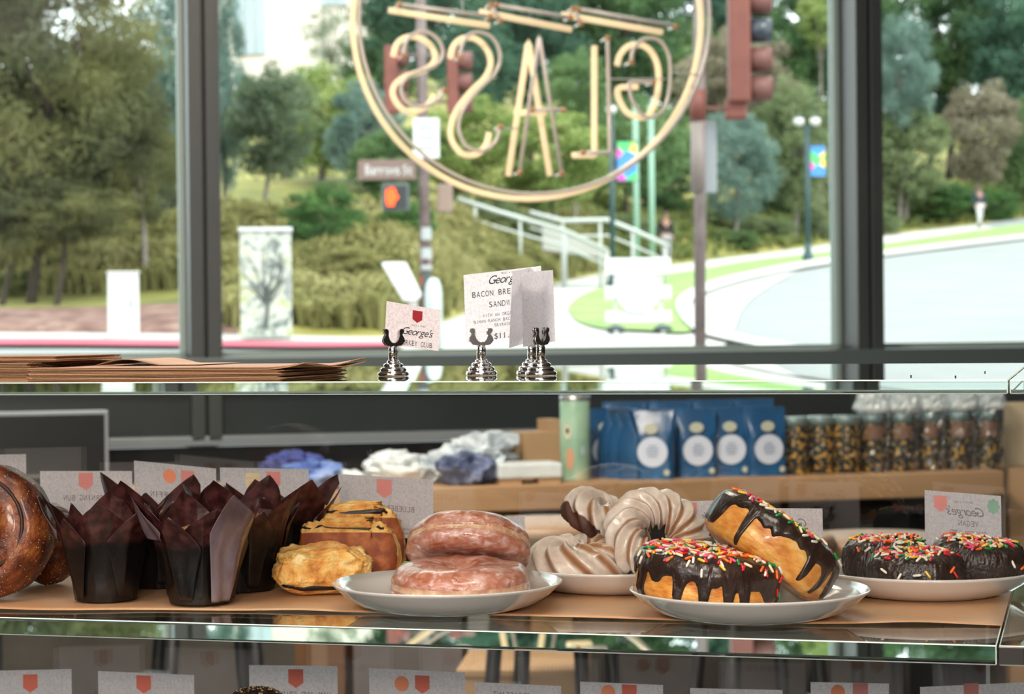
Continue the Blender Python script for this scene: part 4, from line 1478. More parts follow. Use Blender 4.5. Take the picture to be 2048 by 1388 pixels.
# things under the counter
def floorbox(name, label, cat, px0, px1, ytop, Y, m, dep=.3, rot=0.0):
    a, b = P(px0, ytop, Y), P(px1, ytop, Y)
    root = thing(name, label, cat, loc=((a.x + b.x) / 2, Y + dep / 2, 0), rotz=rot)
    H = a.z
    MB().box((0, 0, H / 2), (b.x - a.x, dep, H)).build('body', m, root, bevel=.004)
    return root, b.x - a.x, H, dep
r0, w_, h_, d_ = floorbox('cardboard_carton', 'tall brown cardboard carton behind the ham card, left one below', 'carton', 588, 690, 1275, 5.1, mat('brown cardboard', [(.3, '#6f4d33'), (.7, '#85603f')], 4, rough=.9))
MB().box((0, -d_ / 2 - .002, h_ * .8), (w_ * .3, .002, h_ * .4)).build('tape', mat('packing tape', '#94745a', rough=.3), r0)
r0, w_, h_, d_ = floorbox('grey_bin', 'grey brown bin standing behind the cards below the plate', 'bin', 705, 925, 1240, 5.0, mat('taupe plastic', [(.3, '#6b6463'), (.7, '#7b7371')], 3, rough=.5))
MB().box((0, 0, h_ + .01), (w_ * 1.03, d_ * 1.03, .03)).build('lid', mat('taupe lid', '#7d7573', rough=.5), r0, bevel=.005)
r0, w_, h_, d_ = floorbox('white_post', 'white square post below the counter', 'post', 934, 988, 1060, 4.9, mat('white laminate', '#c9c9cf', rough=.5), .08)
MB().box((0, 0, .01), (w_ * 1.6, d_ * 1.6, .02)).build('foot_plate', m_bar, r0)
r0, w_, h_, d_ = floorbox('cardboard_carton', 'open cardboard carton right of the white post', 'carton', 1050, 1168, 1270, 5.3, m_card, .34, .1)
MB().box((0, -d_ / 2 - .002, h_ * .86), (w_ * .98, .004, .006)).build('flap', m_card, r0)
r0, w_, h_, d_ = floorbox('cardboard_carton', 'long low cardboard carton with a printed edge', 'carton', 925, 1175, 1348, 4.6, m_card, .3, -.08)
MB().box((0, 0, h_), (w_ * 1.02, d_ * 1.02, .012)).build('flap', m_card, r0)
def stool(label, px, Y, top_y):
    p = at(px, Y, 0)
    h = P(px, top_y, Y).z
    r0 = thing('bar_stool', label, 'stool', loc=p)
    MB().lathe([(.001, h - .03), (.15, h - .03), (.165, h - .015), (.165, h), (.15, h + .01), (.001, h + .012)], 28).build('seat', mat('tan stool seat', '#94765a', rough=.5), r0, smooth=True)
    for i in range(4):
        a = PI / 4 + i * PI / 2 + .3
        MB().tube([(math.cos(a) * .11, math.sin(a) * .11, h - .03), (math.cos(a) * .20, math.sin(a) * .20, 0)], .016, 8).build('leg', m_black, r0, smooth=True)
    MB().tube([(math.cos(t * PI / 12) * .165, math.sin(t * PI / 12) * .165, .25) for t in range(24)], .009, 6, closed=True).build('foot_ring', m_black, r0, smooth=True)
stool('tan topped bar stool behind the cruller plate', 1110, 4.4, 1052)
stool('black legged stool seen through the case below the chocolate ring doughnuts', 1520, 4.5, 1075)
stool('black legged stool at far right below the case', 1760, 4.6, 1080)
stool('black legged stool left of the tall brown carton', 420, 4.8, 1110)
# ================================================================== the pastry case
CAY = math.radians(-15.0)
CO = Vector((0, 1.41, 0))
CASEM = Matrix.Translation(CO) @ Matrix.Rotation(CAY, 4, 'Z')
CAI = CASEM.inverted()
CAU = Vector((math.cos(CAY), math.sin(CAY), 0))
CAN = Vector((-math.sin(CAY), math.cos(CAY), 0))
Z1, Z2, Z3 = EYE - .037, EYE - .203, EYE - .372
def kase(px, py, v=0.0):
    return CAI @ PL(px, py, CO + CAN * v, CAN)
ur = kase(1993, 1290).x
ul = -.80
m_gedge = mat('ground glass edge', '#dfeee8', rough=.5)
m_glass = mat('clear plate glass', '#edf8f3', rough=0.0, trans=1.0, ior=1.5, spec=.5)
m_backpane = thin_glass('rear case glass', (.96, .98, .97, 1), 1.7)
m_sidepane = thin_glass('side case glass', (.93, .98, .95, 1), 1.5)
m_chrome = mat('chrome', '#d9d6d4', rough=.06, metal=1.0)
m_steel = mat('brushed steel', '#9a9a9a', rough=.3, metal=.9)
case = thing('display_case', 'glass pastry display case with three glass shelves', 'display case', M=CASEM)
def slab(z, th, v1, nm='glass_shelf', par=case, a=ul, b=ur):
    return MB().box(((a + b) / 2, v1 / 2, z - th / 2), (b - a, v1, th)).build(nm, [m_glass, m_gedge], par, bevel=.0007, seg=1)
slab(Z1, .0090, .52, b=kase(2016, 770).x)
slab(Z1, .0090, .52, a=kase(2016, 770).x + .001, b=.95)
slab(Z2, .0125, .385)
slab(Z2, .0125, .385, a=ur + .0015, b=.95)
slab(Z3, .0125, .385, b=.95)
PV = .372
MB().box(((ul + .95) / 2, PV + .016, (Z2 + Z1 - .009) / 2), (.95 - ul, .006, Z1 - .009 - Z2)).build('rear_pane', m_backpane, case)
MB().box(((ul + .95) / 2, PV + .016, (Z3 + Z2 - .0125) / 2), (.95 - ul, .006, Z2 - .0125 - Z3)).build('rear_pane', m_backpane, case)
UE = .95
MB().box(((ul + UE) / 2, .26, .42), (UE - ul, .50, .84)).build('base_cabinet', mat('dark cabinet laminate', '#2e2d2c', rough=.5), case)
for v in (.01, .37):
    MB().box(((ul + UE) / 2, v, Z3 - .0125 - .02), (UE - ul, .015, .04)).build('rail', m_steel, case, bevel=.001)
for u in (ul + .006, UE - .006):
    MB().box((u, .2, (Z3 + Z1 - .009) / 2 - .0), (.008, .37, Z1 - .0092 - Z3)).build('side_pane', m_sidepane, case)
for u in (ul + .02, UE - .02):
    MB().box((u, .20, (.84 + Z3 - .0125) / 2), (.02, .36, Z3 - .0125 - .84)).build('support', m_steel, case)
# corner bracket and the neighbouring case
for z, th in ((Z2, .0125),):
    MB().box((ur + .009, .000, z - th / 2), (.016, .0012, th - .001)).build('corner_clip', m_chrome, case, bevel=.0012)
uq = kase(1975, 1300, .34).x
MB().box((uq, .345, (Z3 + Z2 - .0125) / 2), (.003, .003, Z2 - .0125 - Z3)).build('post', mat('white post', '#b8b8b8', rough=.4), case)
# parchment sheet on the middle shelf
m_parch = mat('tan baking parchment', [(.3, '#bd8c64'), (.5, '#c99b73'), (.7, '#d3aa83')], 9, rough=.45, bump=.0006, bscale=30)
up1 = kase(1997, 1250, .02).x
def parchment(name, label, u0, u1, v0, v1, z, seed, front):
    mb = MB()
    def fn(u, v):
        x = u0 + (u1 - u0) * u
        f0 = v0 + front(x)
        y = f0 + (v1 - f0) * v
        zz = z + .0006 + .0007 * (1 + nz(x * 9, y * 9, seed)) + .0016 * max(0, 1 - v * 14) * max(0, nz(x * 14, seed, 2))
        return (x, y, zz)
    mb.grid(fn, 90, 24)
    return tag(mb.build(name, m_parch, M=CASEM, smooth=True, solid=.0002), label, 'paper')
parchment('parchment_paper', 'tan parchment sheet under the plates and pastries on the middle shelf', -.72, up1, .012, .362, Z2, 3,
          lambda x: .022 + .012 * nz(x * 9, 2, 5) + .030 * min(1, max(0, (x + .34) / .16)) + .012 * max(0, x - .1) / .2)

# ------------------------------------------------------------------ plates
m_china = mat('white glazed china', '#d3cdc8', rough=.12, coat=.8, spec=.6)
def plate_mesh():
    R_ = .0825
    prof = [(.001, .0028), (.050, .0028), (.058, .0036), (.066, .0068), (.075, .0128), (R_ - .001, .0192), (R_, .0184), (R_ - .002, .0166),
            (.074, .0104), (.064, .0042), (.055, .0012), (.050, 0), (.047, 0), (.046, .0010), (.001, .0012)]
    return MB().lathe(prof, 96).mesh('dish', smooth=True)
pm_ = plate_mesh()
PT = Z2 + .0032
def plate(label, px, Y, group=None):
    p = at(px, Y, Z2 + .0020)
    o = link('china_plate', pm_, m_china, None, loc=p, smooth=True)
    tag(o, label, 'plate')
    return o
plate('white china plate carrying the two pink glazed doughnuts', 895, 1.52)
plate('white china plate carrying the two chocolate doughnuts with sprinkles', 1499, 1.463)
plate('white china plate under three beige crullers, behind the front plates', 1228, 1.628)
plate('white china plate of three dark sprinkled doughnuts at right', 1850, 1.575)
PZ = Z2 + .0020 + .0030     # upper face of a plate's well

# ------------------------------------------------------------------ ring doughnuts
def spow(x, e):
    return math.copysign(abs(x) ** e, x)
class Ring:
    def __init__(s, R_, a, b, seed=0, lump=.0012, flat=.85, e=.86, ridge=0, nr=13, mr=4, waist=0.0, ell=1.0, fine=0.0):
        s.R, s.a, s.b, s.seed, s.lump, s.flat, s.e, s.ridge, s.nr, s.mr, s.waist, s.ell, s.fine = R_, a, b, seed, lump, flat, e, ridge, nr, mr, waist, ell, fine
    def p(s, th, ph, off=0.0):
        c, q = spow(math.cos(ph), s.e), spow(math.sin(ph), s.e)
        a, b = s.a, s.b
        k = 1.0
        d = off
        if s.ridge:
            w = abs(math.sin((s.nr * th + s.mr * ph) / 2 + .25 * math.sin(th * 3 + s.seed)))
            d += s.ridge * (.5 - w ** 1.4)
        if s.waist:
            d -= s.waist * math.exp(-(ph / .16) ** 2) if abs(ph) < 1.2 else 0
        n1 = nz(math.cos(th) * 2, math.sin(th) * 2, ph + s.seed * 3, 1.0) * s.lump * 1.6
        n2 = nz(math.cos(th) * 6, math.sin(th) * 6, ph * 2 + s.seed * 3, 1.0) * s.lump * .6
        d += n1 + n2
        if s.fine:
            d += s.fine * noise.noise(Vector((math.cos(th) * 22, math.sin(th) * 22, math.sin(ph) * 9 + s.seed)))
        r = s.R + (a + d) * c
        z = (b + d) * q
        z = max(z, -s.b * s.flat)
        r = max(r, .0005)
        return Vector((r * math.cos(th) * s.ell, r * math.sin(th), z))
    def rv(s, th, ph):
        return .5 + .5 * math.cos(s.nr * th + s.mr * ph + .5 * math.sin(th * 3 + s.seed) + 1.3)
    def n(s, th, ph, off=0.0):
        e = .02
        a = s.p(th + e, ph, off) - s.p(th - e, ph, off)
        b = s.p(th, ph + e, off) - s.p(th, ph - e, off)
        v = a.cross(b)
        return v.normalized() if v.length > 1e-12 else Vector((0, 0, 1))
    def body(s, nt=96, np_=40):
        return MB().grid(lambda u, v: s.p(u * 2 * PI, v * 2 * PI - PI), nt, np_, wrapu=True, wrapv=True)
    def cover(s, t, lo, hi, nt=320, np_=44):
        """icing from the outer limit lo(th) over the top to the inner limit hi"""
        def fn(u, v):
            th = u * 2 * PI
            p0 = lo(th)
            ph = p0 + (hi - p0) * v
            edge = min(1, v / .07, (1 - v) / .07)
            o = t * math.sqrt(max(0, 1 - (1 - edge) ** 2)) - (.0009 if edge < .02 else 0)
            o *= 1 + .25 * nz(math.cos(th) * 8, math.sin(th) * 8, ph * 3 + s.seed, 1)
            return s.p(th, ph, o)
        return MB().grid(fn, nt, np_, wrapu=True)

def drips(base, wav, lst, seed):
    def lo(th):
        v = base + wav * nz(math.cos(th) * 4, math.sin(th) * 4, seed, 1) + wav * .4 * nz(math.cos(th) * 9, math.sin(th) * 9, seed + 5, 1)
        for t0, w, dp in lst:
            d = (th - math.radians(t0) + PI) % (2 * PI) - PI
            v -= dp * math.exp(-abs(d / w) ** 3)
        return max(v, -1.35)
    return lo

SPC = [('white', '#e8dccb'), ('red', '#c81e2d'), ('orange', '#f0661c'), ('pink', '#e2477e'), ('yellow', '#eebd3a'), ('green', '#1f8a45'), ('ivory', '#efd9a8')]
spm = [mat('sprinkle ' + n, c, rough=.3, coat=.3) for n, c in SPC]
def capsule():
    r, L = .00095, .0023
    prof = [(.0001, -L - r), (r * .7, -L - r * .7 + .0002), (r, -L), (r, L), (r * .7, L + r * .7 - .0002), (.0001, L + r)]
    return MB().lathe(prof, 8, M=Matrix.Rotation(PI / 2, 4, 'Y'), cap=False)
cap_mb = capsule()
spme = []
for m_ in spm:
    me = cap_mb.mesh('sprinkle')
    me.materials.append(m_)
    spme.append(me)
def sprinkle_ring(root, ring, t, n, ph0, ph1, seed, weights=(5, 3, 3, 2, 2, 2, 3), thr=None, extra=()):
    r = random.Random(seed)
    MW_ = root.matrix_world.copy()
    L = []
    spots = []
    tries = 0
    while len(spots) < n and tries < n * 30:
        tries += 1
        th = r.uniform(0, 2 * PI) if thr is None else r.uniform(*thr)
        ph = r.gauss((ph0 + ph1) / 2, (ph1 - ph0) / 3.2)
        if ph < ph0 - .5 or ph > ph1 + .3: continue
        spots.append((th, ph))
    spots += [(math.radians(a), math.radians(b)) for a, b in extra]
    for th, ph in spots:
        p = ring.p(th, ph, t + .0006)
        nn = ring.n(th, ph, t)
        a = Vector((r.uniform(-1, 1), r.uniform(-1, 1), r.uniform(-1, 1)))
        x = (a - nn * a.dot(nn))
        if x.length < 1e-4: continue
        x.normalize()
        x = (x + nn * r.uniform(-.12, .12)).normalized()
        y = nn.cross(x).normalized()
        z = x.cross(y)
        M = Matrix(((x.x, y.x, z.x, p.x), (x.y, y.y, z.y, p.y), (x.z, y.z, z.z, p.z), (0, 0, 0, 1)))
        wn_ = MW_.to_3x3() @ nn
        wp = MW_ @ p
        vis = wn_.dot((Vector((0, 0, EYE)) - wp).normalized()) + r.uniform(-.1, .1)
        L.append((vis, M, r.choices(range(7), weights)[0]))
    L.sort(key=lambda e: -e[0])
    for vis, M, ci in L[:96]:
        o = bpy.data.objects.new('sprinkle', spme[ci])
        COL.objects.link(o)
        o.parent = root
        o.matrix_local = M
    if len(L) > 96:
        mb = MB()
        for vis, M, ci in L[96:]:
            mb.add(cap_mb.v, cap_mb.f, ci, M)
        o = mb.build('sprinkle', spm, root, smooth=True, fix=False)
        o['kind'] = 'stuff'

def RM(px, Y, z, rx=0, ry=0, rz=0):
    """pose: turn rz about the vertical, then lean ry (clockwise seen from the camera) and rx (towards the camera)"""
    p = at(px, Y, z)
    return Matrix.Translation(p) @ Matrix.Rotation(math.radians(rx), 4, 'X') @ Matrix.Rotation(math.radians(ry), 4, 'Y') @ Matrix.Rotation(math.radians(rz), 4, 'Z')

def drop(M, pts, zfloor):
    """height the pose needs so that its lowest point touches zfloor"""
    lo = min((M @ Vector(p)).z for p in pts)
    return Matrix.Translation((0, 0, zfloor - lo)) @ M

# pink glazed doughnuts
m_glz = mat('pink brown sugar glaze', [(.30, '#96523a'), (.42, '#aa6a50'), (.52, '#b57d6c'), (.62, '#c69c90'), (.74, '#dcc2b8')], 120, rough=.3, coat=.35, bump=.0010, bscale=190, sss=.15, detail=8, stretch=(1, 1, 1.6), dist=.6)
m_band = mat('pale doughnut waist', [(.3, '#b58263'), (.5, '#cba283'), (.7, '#dcbfa6')], 160, rough=.4, coat=.3, bump=.0004)
def glazed(label, M, seed, R_=.028, a=.0215, b=.0150, waist=.0012):
    g = Ring(R_, a, b, seed, .0012, .88, .82, waist=waist)
    root = thing('glazed_doughnut', label, 'doughnut', M=M)
    g.body().build('dough', m_glz, root, smooth=True)
    w = MB().grid(lambda u, v: g.p(u * 2 * PI, -.10 + .20 * v + .03 * nz(math.cos(u * 2 * PI) * 3, math.sin(u * 2 * PI) * 3, seed), .0002), 120, 5, wrapu=True)
    w.build('waist_band', m_band, root, smooth=True)
    return g
g = Ring(.028, .0215, .0150, 1, .0012, .88, .82)
def rest(px, Y, zf, rx, ry, rz, ring):
    M = RM(px, Y, zf, rx, ry, rz)
    pts = [ring.p(i * PI / 24, j * PI / 12) for i in range(48) for j in range(24)]
    return drop(M, pts, zf)
glazed('pink glazed doughnut lying flat in front on its plate', rest(921, 1.517, PZ, 2, 0, 0, g), 1, R_=.0285)
gb = Ring(.024, .0215, .0155, 5, .0015, .88, .82)
Mx = rest(938, 1.580, PZ, -26, 3, 40, gb)
Mx = Matrix.Translation((0, 0, .006)) @ Mx
glazed('pink glazed doughnut leaning up behind the flat one', Mx, 5, R_=.0255, a=.0215, b=.0160, waist=.0020)

# beige crullers
m_crul = mat('dark cruller dough', [(.3, '#3a1f16'), (.7, '#5a3222')], 40, rough=.6, bump=.001)
m_beige = mat('beige coffee icing', [(.3, '#c6b09f'), (.5, '#d6c3b5'), (.7, '#e2d3c8')], 90, rough=.36, coat=.35, sss=.1)
def ridge_tint(m):
    nt = m.node_tree
    b = nt.nodes['Principled BSDF']
    ramp = [n for n in nt.nodes if n.type == 'VALTORGB'][0]
    a = nt.nodes.new('ShaderNodeAttribute'); a.attribute_name = 'ridge'
    mr = nt.nodes.new('ShaderNodeMapRange')
    mr.inputs['From Min'].default_value = .98
    mr.inputs['From Max'].default_value = .55
    mx = nt.nodes.new('ShaderNodeMix'); mx.data_type = 'RGBA'
    mx.inputs['A'].default_value = lin('#94633f')
    nt.links.new(a.outputs['Fac'], mr.inputs['Value'])
    nt.links.new(mr.outputs['Result'], mx.inputs['Factor'])
    nt.links.new(ramp.outputs[0], mx.inputs['B'])
    nt.links.new(mx.outputs['Result'], b.inputs['Base Color'])
ridge_tint(m_beige)
def cruller(label, M, seed, R_=.0225, a=.0150, b=.0145, ridge=.0042, lo=None, nr=11, mr=5):
    g = Ring(R_, a, b, seed, .0012, .9, 1.0, ridge=ridge, nr=nr, mr=mr)
    root = thing('iced_cruller', label, 'cruller', M=M)
    g.body(200, 48).build('dough', m_crul, root, smooth=True)
    lo_ = lo or drips(-.55, .35, [(200, .12, .5), (-60, .1, .5), (-110, .12, .6), (-140, .08, .5)], seed)
    mb = g.cover(.0014, lo_, 3.6, 420, 60)
    o = mb.build('icing', m_beige, root, smooth=True, fix=True)
    at_ = o.data.attributes.new('ridge', 'FLOAT', 'POINT')
    vals = []
    for i in range(420):
        th = 2 * PI * i / 420
        p0 = lo_(th)
        for j in range(60):
            vals.append(g.rv(th, p0 + (3.6 - p0) * j / 59))
    at_.data.foreach_set('value', vals)
cr = Ring(.0225, .0150, .0145, 3, .0012, .9, 1.0, ridge=.0036)
cruller('beige iced cruller lying flat at the left of its plate', rest(1160, 1.628, PZ, 4, 0, 20, cr), 3, R_=.0225, b=.0165, lo=drips(-.95, .25, [(-95, .1, .3), (-60, .1, .3)], 3))
cruller('beige iced cruller half hidden at the back, brown dough showing', Matrix.Translation((0, 0, .012)) @ rest(1212, 1.69, PZ, 6, 30, 60, cr), 4, R_=.0195, a=.0165, b=.0150, lo=drips(-.1, .3, [(-95, .09, .5), (-150, .12, .5)], 4))
cruller('beige iced cruller propped up facing out with its hole visible', Matrix.Translation((0, 0, .002)) @ rest(1314, 1.622, PZ, 50, 14, 10, cr), 7, R_=.0258, a=.0126, b=.0138, nr=14)

# chocolate doughnuts with golden dough
m_gold = mat('golden fried dough', [(.28, '#9c4a1c'), (.42, '#c97c30'), (.55, '#dc9c48'), (.72, '#ecc07a')], 55, rough=.45, coat=.25, bump=.0008, bscale=220, sss=.12, stretch=(1, 1, 2.2))
m_choc = mat('dark chocolate icing', [(.3, '#241611'), (.7, '#35231c')], 30, rough=.34, coat=.25, bump=.0011, bscale=170)
m_choc2 = mat('rough dark chocolate icing', [(.3, '#20130f'), (.7, '#33211b')], 60, rough=.4, coat=.15, bump=.0016, bscale=230)
def choc(label, M, ring, lo, hi, seed, n, ph=(55, 110), extra=(), t=.0018, thr=None):
    root = thing('chocolate_doughnut', label, 'doughnut', M=M)
    ring.body().build('dough', m_gold, root, smooth=True)
    ring.cover(t, lo, hi).build('icing', m_choc, root, smooth=True)
    bpy.context.view_layer.update()
    sprinkle_ring(root, ring, t, n, math.radians(ph[0]), math.radians(ph[1]), seed, extra=extra, thr=thr)
d1 = Ring(.0285, .0205, .0178, 11, .0010, .92, .66, waist=.0012)
choc('chocolate doughnut lying flat in front, icing dripping down golden side',
     Matrix.Translation((0, 0, .0025)) @ rest(1413, 1.460, PZ, 2, 6.0, 0, d1), d1,
     drips(-.02, .22, [(-118, .07, .85), (-96.5, .06, 1.5), (-77, .065, .85), (-63, .06, 1.4), (-30, .25, .35), (-5, .12, 1.4), (-160, .1, 1.3), (100, .1, .9), (60, .1, 1.1)], 11), 3.7, 11, 330, (48, 128),
     extra=[(-128, 42), (-84, 38), (-66, 40), (-44, 28), (-30, 20), (-20, 10), (-22, -3), (-16, -8), (-35, 36)])
d2 = Ring(.0285, .0205, .0185, 12, .0012, .92, .72)
choc('chocolate doughnut leaning on its neighbour with golden underside towards us',
     Matrix.Translation((0, 0, .004)) @ rest(1543, 1.488, PZ, -7, 36, 0, d2), d2,
     drips(.18, .36, [(-160, .18, .7), (-122, .05, 1.2), (-60, .05, .8), (-38, .05, .95), (-12, .25, .6), (180, .2, .6), (90, .1, .9)], 12), 3.7, 12, 230, (60, 120),
     extra=[(-60 - 5.5 * k, 62 - (k * 37) % 23) for k in range(18)])

# vegan chocolate doughnuts
def vegan(label, px, Y, zf, rx, ry, rz, seed, R_=.0185, a=.0150, b=.0150):
    g = Ring(R_, a, b, seed, .0012, .93, .8, fine=.0009)
    root = thing('sprinkled_doughnut', label, 'doughnut', M=rest(px, Y, zf, rx, ry, rz, g))
    g.body(120, 48).build('dough', mat('dark chocolate cake', [(.3, '#1d110d'), (.7, '#2d1c15')], 80, rough=.8, bump=.0015), root, smooth=True)
    g.cover(.0013, drips(-.65, .3, [(-150, .3, .3)], seed), 3.8, 300, 44).build('icing', m_choc2, root, smooth=True)
    bpy.context.view_layer.update()
    sprinkle_ring(root, g, .0013, 150, math.radians(62), math.radians(125), seed, extra=[(-120, 5), (-100, 10), (-88, 12), (-75, -5), (-55, 20), (-50, 8), (-140, 15), (-65, -12)])
vegan('dark sprinkled ring doughnut at front of the right rear plate', 1833, 1.552, PZ, 2, 0, 0, 21, .0195, .0150, .0142)
vegan('dark sprinkled ring doughnut at left of the right rear plate', 1773, 1.602, PZ, 3, 0, 30, 22, .0178, .0150, .0165)
vegan('dark sprinkled ring doughnut at right of plate near the frame edge', 1955, 1.588, PZ, 5, 3, 80, 23, .0195, .0160, .0158)

# ------------------------------------------------------------------ muffins in tulip wrappers
def wrap_mat():
    m = mat('brown tulip paper', [(.36, '#331615'), (.5, '#4a2423'), (.64, '#633634')], 130, rough=.34, spec=.7, bump=.0003, bscale=260, detail=2)
    nt = m.node_tree
    b = nt.nodes['Principled BSDF']
    ramp = [n for n in nt.nodes if n.type == 'VALTORGB'][0]
    tc = [n for n in nt.nodes if n.type == 'TEX_COORD'][0]
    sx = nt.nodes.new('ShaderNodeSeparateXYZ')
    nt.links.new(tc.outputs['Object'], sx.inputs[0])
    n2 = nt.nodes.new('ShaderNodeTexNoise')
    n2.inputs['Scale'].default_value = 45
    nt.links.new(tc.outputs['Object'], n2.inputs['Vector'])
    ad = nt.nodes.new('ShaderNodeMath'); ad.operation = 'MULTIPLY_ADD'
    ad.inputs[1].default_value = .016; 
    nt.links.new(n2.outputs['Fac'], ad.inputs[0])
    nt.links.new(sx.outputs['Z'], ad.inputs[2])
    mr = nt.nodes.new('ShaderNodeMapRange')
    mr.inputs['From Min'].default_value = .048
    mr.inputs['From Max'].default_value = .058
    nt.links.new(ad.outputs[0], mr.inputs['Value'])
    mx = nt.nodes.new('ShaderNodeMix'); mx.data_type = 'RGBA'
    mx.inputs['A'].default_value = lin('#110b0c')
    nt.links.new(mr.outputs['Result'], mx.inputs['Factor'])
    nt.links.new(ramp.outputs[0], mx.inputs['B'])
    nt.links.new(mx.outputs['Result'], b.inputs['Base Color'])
    # thin paper lets some light through
    out = [n for n in nt.nodes if n.type == 'OUTPUT_MATERIAL'][0]
    tl = nt.nodes.new('ShaderNodeBsdfTranslucent')
    nt.links.new(mx.outputs['Result'], tl.inputs[0])
    ms = nt.nodes.new('ShaderNodeMixShader')
    ms.inputs[0].default_value = .30
    nt.links.new(b.outputs[0], ms.inputs[1])
    nt.links.new(tl.outputs[0], ms.inputs[2])
    nt.links.new(ms.outputs[0], out.inputs[0])
    return m
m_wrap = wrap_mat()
m_muf = mat('baked muffin crumb', [(.3, '#6b4525'), (.5, '#a87a44'), (.7, '#c9a066')], 60, rough=.8, bump=.0015, bscale=90)
m_berry = mat('dark berry', [(.3, '#120b0d'), (.7, '#25171a')], 60, rough=.5, coat=.1)
m_wax_sheen = mat('waxy paper with painted sheen', [(.35, '#453438'), (.5, '#5d4c52'), (.65, '#786a71')], 30, rough=.24, spec=.8, bump=.0012, bscale=60, coat=.3, stretch=(1, 1, .5))  # sheen on the folded petals, put into the colour
def muffin(label, px, Y, rz, seed, sc=1.0, H=(.088, .083, .090, .080), flare=(.010, .012, .008, .011), berry=True, petals=()):
    p = at(px, Y, Z2 + .0030)
    root = thing('wrapped_muffin', label, 'muffin', M=Matrix.Translation(p) @ Matrix.Rotation(math.radians(rz), 4, 'Z') @ Matrix.Scale(sc, 4))
    r = random.Random(seed)
    NT = 320
    def top(th):
        t = th / (PI / 2)
        i = int(t) % 4
        f = t - int(t)
        a = 1 - abs(f - .5) / .5
        return .049 + (H[i] - .049) * a, a, i
    def shape(th, z, i, a, seed, extra=0.0):
        base = .0222 + z * .235 if z < .046 else .0330 + (z - .046) * .30
        fl = max(0, (z - .046) / .040)
        rr = base + flare[i] * fl ** 1.3 * a + extra
        c8 = (th + .2) % (PI / 4) - PI / 8
        rr *= 1 + (math.cos(PI / 8) / math.cos(c8) - 1) * .8 * min(1, z / .03 + .2)
        rr += .0010 * nz(math.cos(th) * 3, math.sin(th) * 3, z * 40 + seed)
        rr += .0022 * fl * nz(math.cos(th) * 4, math.sin(th) * 4, z * 50 + seed * 2)
        return (rr * math.cos(th), rr * math.sin(th), z)
    def fn(u, v):
        th = u * 2 * PI
        zt, a, i = top(th)
        return shape(th, v * zt, i, a, seed)
    mb = MB().grid(fn, NT, 30, wrapu=True)
    ring0 = [fn(i / NT, 0) for i in range(NT)]
    mb.add(ring0, [tuple(range(NT))[::-1]])
    mb.build('paper_wrapper', m_wrap, root, smooth=False, solid=.00025)
    # the folds between the petals: each stands up as a narrower second point outside the cup
    for k_ in range(4):
        f = MB()
        a0 = k_ * PI / 2 + r.uniform(-.12, .12)
        w0 = r.uniform(.42, .62)
        hk = r.uniform(.056, .070)
        sk = r.uniform(-.25, .25)
        def ff(u, v):
            c = abs(u - .5 - sk * .3) / (.5 + abs(sk) * .3)
            zt = .040 + (hk - .040) * max(0, 1 - c)
            z = .003 + v * (zt - .003)
            th = a0 + (u - .5) * 2 * w0 * (.35 + .65 * min(1, z / .045)) + sk * max(0, z - .045) * 8
            return shape(th, z, k_, .25, seed + 3, .0012 + .0018 * u + max(0, z - .045) * .22)
        f.grid(ff, 25, 18)
        f.build('wrapper_fold', m_wrap, root, smooth=True, solid=.00025)
    # petals folded outwards, the sheen on the waxy paper painted in as paler colour
    for (tl_, tr_, ta_, za_, zb_, out_) in petals:
        f = MB()
        def pf(u, v):
            td = tl_ + (tr_ - tl_) * u
            c = max(0, 1 - abs(td - ta_) / (max(tr_ - ta_, ta_ - tl_) if (td > ta_) == (tr_ - ta_ > ta_ - tl_) else max(1, min(tr_ - ta_, ta_ - tl_))))
            z = zb_ + v * ((.052 + (za_ - .052) * c) - zb_)
            th = math.radians(td * (.55 + .45 * min(1, z / .05)) + ta_ * (.45 - .45 * min(1, z / .05)) - rz)
            o_ = .0028 + out_ * max(0, (z - .035) / .04) ** 1.3 + .0012 * math.sin(u * 7 + v * 3)
            return shape(th, z, 1, .2, seed + 3, o_)
        f.grid(pf, 30, 30)
        tag(f.build('waxy_sheen_petal', m_wax_sheen, root, smooth=True, solid=.00025), 'folded waxy paper with its sheen painted pale')
    m = MB()
    def mf(u, v):
        th, b = 2 * PI * u, v * PI / 2
        rr = .0270 * math.cos(b) * (1 + .05 * nz(math.cos(th) * 3, math.sin(th) * 3, seed))
        return (rr * math.cos(th), rr * math.sin(th), .040 + .015 * math.sin(b) + .0016 * nz(math.cos(th) * 6 * math.cos(b), math.sin(th) * 6, v * 4 + seed))
    m.grid(mf, 40, 12, wrapu=True)
    m.build('muffin_top', m_muf, root, smooth=True)
    if berry:
        bb = MB()
        for k_ in range(5):
            th, rr = r.uniform(0, 2 * PI), r.uniform(.006, .02)
            bb.sphere((rr * math.cos(th), rr * math.sin(th), .0535 - rr * rr * 20), .0042, 6, sc=(1, 1, .7))
        bb.build('berries', m_berry, root, smooth=True)
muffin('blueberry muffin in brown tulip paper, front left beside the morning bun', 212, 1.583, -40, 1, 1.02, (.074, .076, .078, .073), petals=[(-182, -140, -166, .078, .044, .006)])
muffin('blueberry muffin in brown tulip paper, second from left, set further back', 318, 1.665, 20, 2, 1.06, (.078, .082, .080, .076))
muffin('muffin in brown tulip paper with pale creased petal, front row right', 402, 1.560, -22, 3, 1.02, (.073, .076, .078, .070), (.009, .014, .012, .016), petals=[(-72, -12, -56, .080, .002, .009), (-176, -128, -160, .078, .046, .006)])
muffin('muffin in brown tulip paper behind and right of the creased one', 487, 1.635, 28, 4, 1.06, (.079, .076, .082, .074), berry=False)
